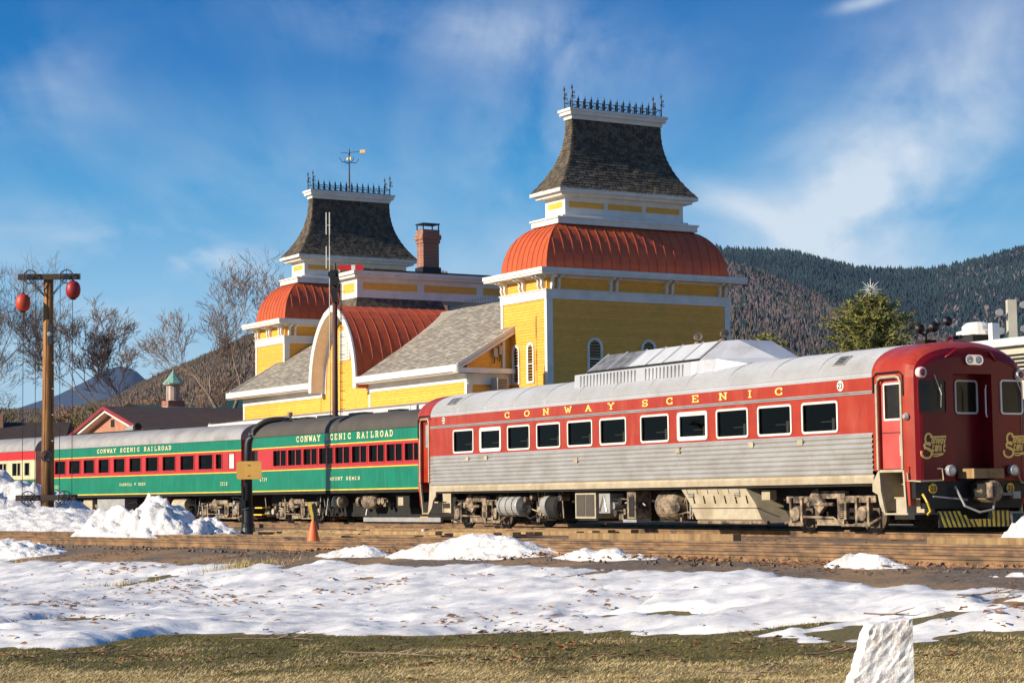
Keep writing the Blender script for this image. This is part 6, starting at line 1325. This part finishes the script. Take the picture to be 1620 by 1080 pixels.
def evergreen(name, loc, seed, h, r0, label, mats, nb=150, z0=.1, tuft=26, tl=.16):
    r = random.Random(seed); o = root(name, loc, 0, label, 'tree'); T = MB(); T.tube([(0, 0, 0), (0, 0, h * .5), (0, 0, h * .97)], [.2, .12, .03], 8, barkm)
    Cn = MB()
    for b in range(nb):
        t = z0 + (1 - z0) * (b / nb) ** .85; z = h * t; L_ = r0 * (1 - ((t - .12) / .90) ** 9 if t > .12 else 1) * r.uniform(.45, 1.12) * (1.12 - .3 * t); a = b * 2.4 + r.uniform(-.4, .4)
        e = Vector((cos(a) * L_, sin(a) * L_, L_ * r.uniform(.15, .75))); p0 = Vector((0, 0, z))
        T.tube([p0, p0 + e * .5 + Vector((0, 0, -.05)), p0 + e], [.035, .02, .008], 4, barkm, False)
        for k_ in range(int(tuft * L_ / r0) + 5):
            c = p0 + e * (r.uniform(.25, 1.05)) + Vector((r.gauss(0, .13), r.gauss(0, .13), r.gauss(0, .09))); mt = r.choice(mats)
            for w in range(5):
                dv = Vector((r.uniform(-1, 1), r.uniform(-1, 1), r.uniform(-.2, 1.2))).normalized() * tl * r.uniform(.7, 1.4); sd = dv.cross(Vector((r.uniform(-1, 1), r.uniform(-1, 1), .1))).normalized() * .028
                Cn.poly([c - sd, c + sd, c + dv], mt)
    T.build('trunk', parent=o); Cn.build('crown', parent=o); return o
n1_ = M('needle_yellow_green', (.30, .28, .05), .7); n2_ = M('needle_green', (.15, .16, .035), .7); n3_ = M('needle_dark_green', (.06, .075, .028), .8)  # three needle greens, picked at random for each tuft
evergreen('pine_tree', (19.25, 110, 0), 4, 11.3, 2.75, 'yellow green pine topped with a white star, behind the railcar roof', (n1_, n1_, n2_, n3_), nb=230, z0=.45, tuft=30, tl=.24)
evergreen('pine_tree', (13.75, 112, 0), 6, 9.5, 1.9, 'small yellow green evergreen peeping over the roof pod of the railcar', (n1_, n1_, n2_, n3_), nb=90, z0=.5, tuft=24, tl=.22)
m = MB()
for i in range(16):
    a = 2 * pi * i / 16; l = .62 if i % 2 == 0 else .42; m.tube([(0, 0, 0), (l * cos(a), .02 * (i % 3), l * sin(a))], [.035, .008], 5, star)
o = m.build('tree_star', None); o.location = (19.25, 109.6, 11.85); tag(o, 'white many pointed star fixed to the top of the pine tree', 'star')

# ------------------------------------------------------------------ small stuff on the ground
rr = random.Random(77)
Lf = MB(); 
def gz(x, y): return G(x, y) + .035 * fbm(x, y, .5) + .015 * fbm(x, y, 3, 2)
def snowz(x, y): return gz(x, y) + .09 + .05 * fbm(x, y, .35) + .05 * fbm(x, y, 1.6)
def insnow(x, y): return lerp(BOT, x) + .3 < y < lerp(TOP, x) - .5
centres = [(rr.uniform(-9, 8), rr.uniform(20, 46)) for _ in range(60)]
for _ in range(2600):
    if rr.random() < .7: c = rr.choice(centres); x, y = c[0] + rr.gauss(0, .5), c[1] + rr.gauss(0, .3)
    else: x, y = rr.uniform(-10, 8), rr.uniform(17, 48)
    if not -.28 < x / y < .28: continue
    z = (snowz(x, y) if insnow(x, y) else gz(x, y) + .02) + .01; a = rr.uniform(0, 6.3); l = rr.uniform(.025, .085); w = l * .5; ca, sa = cos(a), sin(a); h = rr.uniform(.004, .03)
    Lf.poly([(x - l * ca, y - l * sa, z), (x + w * sa, y - w * ca, z + h), (x + l * ca, y + l * sa, z + h * .5)]); Lf.poly([(x - l * ca, y - l * sa, z), (x + l * ca, y + l * sa, z + h * .5), (x - w * sa, y + w * ca, z + h * 1.2)])
for _ in range(900):   # drifted leaves along the front rail
    u = rr.uniform(-2, 18); x = 6.88 - .5946 * u - .804 * rr.uniform(.1, .8) * 1; y = 27.6 + .804 * u - .5946 * rr.uniform(.1, .8)
    z = gz(x, y) + .03; a = rr.uniform(0, 6.3); l = rr.uniform(.03, .07); h = rr.uniform(.01, .07); ca, sa = cos(a), sin(a)
    Lf.poly([(x - l * ca, y - l * sa, z), (x + l * .4 * sa, y - l * .4 * ca, z + h), (x + l * ca, y + l * sa, z + h * .5)])
Lf.build('fallen_leaves', leafm, kind='stuff')
bl_ = MB()
for _ in range(9000):
    u = rr.uniform(-6, 40); v = rr.uniform(-1.2, 9); x = 6.88 - .5946 * u + .804 * v; y = 27.6 + .804 * u + .5946 * v
    if not -.3 < x / y < .3: continue
    q = rr.uniform(.025, .075); z = -.19 + q * .3; r3 = [rr.uniform(.6, 1.2) * q for _ in range(6)]
    p = [(x + r3[0], y, z), (x, y + r3[1], z), (x - r3[2], y, z), (x, y - r3[3], z)]; tp = (x + q * .2, y, z + r3[4] * .8)
    for w in range(4): bl_.poly([p[w], p[(w + 1) % 4], tp])
bl_.build('ballast_stones', M('ballast_grey_brown', (.20, .15, .10), .9, col2=(.07, .055, .04), scale=7), kind='stuff')
gr1 = M('straw_grass', (.80, .60, .28), .8, col2=(.58, .41, .15), scale=2); gr2 = M('winter_green_grass', (.27, .21, .045), .8, col2=(.11, .095, .022), scale=2)
gb = MB(); cnt = 0
while cnt < 130000:
    y = 16.5 + 9.5 * rr.random() ** 1.0; x = rr.uniform(-.26, .26) * y
    lim = lerp(BOT, x) - .1 + .55 * -fbm(x, y, .8)
    dg = math.exp(-(((x - 2.95) / 1.0) ** 2 + ((y - 23.95) / .25) ** 2)) > .5
    cnt += 1
    if y > lim and not dg: continue
    z = gz(x, y); h = rr.uniform(.010, .035); a = rr.uniform(0, 6.3); t = rr.uniform(.8, 3.4); w = .0045
    k_ = fbm(x, y, .9, 4) * 1.5 + rr.uniform(-.7, .5) + (y - 20.9) * .34
    gb.poly([(x - w * cos(a), y - w * sin(a), z), (x + w * cos(a), y + w * sin(a), z), (x + h * t * cos(a + 1.3), y + h * t * sin(a + 1.3), z + h)], gr1 if k_ < .08 else gr2)
for cx_, cy_, n_, sx_, sy_, hh in ((-5.1, 38.8, 500, .4, .22, .22), (-7.2, 38., 250, .3, .15, .14), (2.95, 24, 0, .5, .1, .1), (-11.5, 46.0, 300, .5, .3, .15)):
    for _ in range(n_):
        x, y = cx_ + rr.gauss(0, sx_), cy_ + rr.gauss(0, sy_); z = gz(x, y); h = rr.uniform(.08, 1) * hh; a = rr.uniform(0, 6.3); t = rr.uniform(.2, 1.); w = .006
        gb.poly([(x - w * cos(a), y - w * sin(a), z), (x + w * cos(a), y + w * sin(a), z), (x + h * t * cos(a + 1.3), y + h * t * sin(a + 1.3), z + h)], gr1 if rr.random() < .6 else gr2)
gb.build('grass', kind='stuff')
def stick(loc, l, rz, seed, label):
    r = random.Random(seed); m = MB(); p = Vector((0, 0, .03)); d = Vector((1, 0, 0)); pts = [p.copy()]
    for i in range(6): d = (d + Vector((0, r.uniform(-.35, .35), r.uniform(-.08, .08)))).normalized(); p = p + d * l / 6; p.z = max(.02, p.z); pts.append(p.copy())
    m.tube(pts, [.010, .009, .008, .007, .006, .004, .002], 5)
    for k_ in (2, 3, 4): m.tube([pts[k_], pts[k_] + Vector((l * .12, r.choice((-1, 1)) * l * .12, .05)), pts[k_] + Vector((l * .24, r.choice((-1, 1)) * l * .1, .08))], [.008, .006, .003], 4)
    o = m.build('fallen_branch', twigm); o.location = loc; o.rotation_euler = (0, 0, rz); tag(o, label, 'branch')
for x, y, l, a, lab in ((-1.9, 22.6, 1.3, .1, 'forked pale branch lying on the dark edge of the lawn, centre left'), (-4.9, 22.6, .9, .3, 'short twig on the lawn edge at the left'), (4.0, 23.8, 1.0, -.1, 'dark crooked branch on the snow right of the granite post'), (5.1, 23.9, 1.1, .3, 'branch with curled leaves on the snow at the right edge'), (3.0, 21.5, .9, .4, 'thin branch on the lawn left of the granite post'), (1.9, 19.6, .8, -.2, 'pale stick on the straw coloured lawn below the snow edge'), (-3.4, 24.9, 1.1, .05, 'dark twig frozen in the snow edge, left')):
    z = snowz(x, y) if insnow(x, y) else gz(x, y); stick((x, y, z), l, a, int(x * 10) + 50, lab)

# ------------------------------------------------------------------ air
hz = MB(); hz.box((-2200, -60, -30), (2800, 9600, 640)); ho = hz.build('haze', None); ho.data.materials.clear()
hm = bpy.data.materials.new('haze'); hm.use_nodes = True; t = hm.node_tree; t.nodes.clear(); pv = N(t, 'ShaderNodeVolumePrincipled'); pv.inputs['Color'].default_value = (.55, .72, 1, 1); pv.inputs['Density'].default_value = .000022; pv.inputs['Anisotropy'].default_value = .2
om = N(t, 'ShaderNodeOutputMaterial'); t.links.new(pv.outputs[0], om.inputs['Volume']); ho.data.materials.append(hm); ho['kind'] = 'stuff'
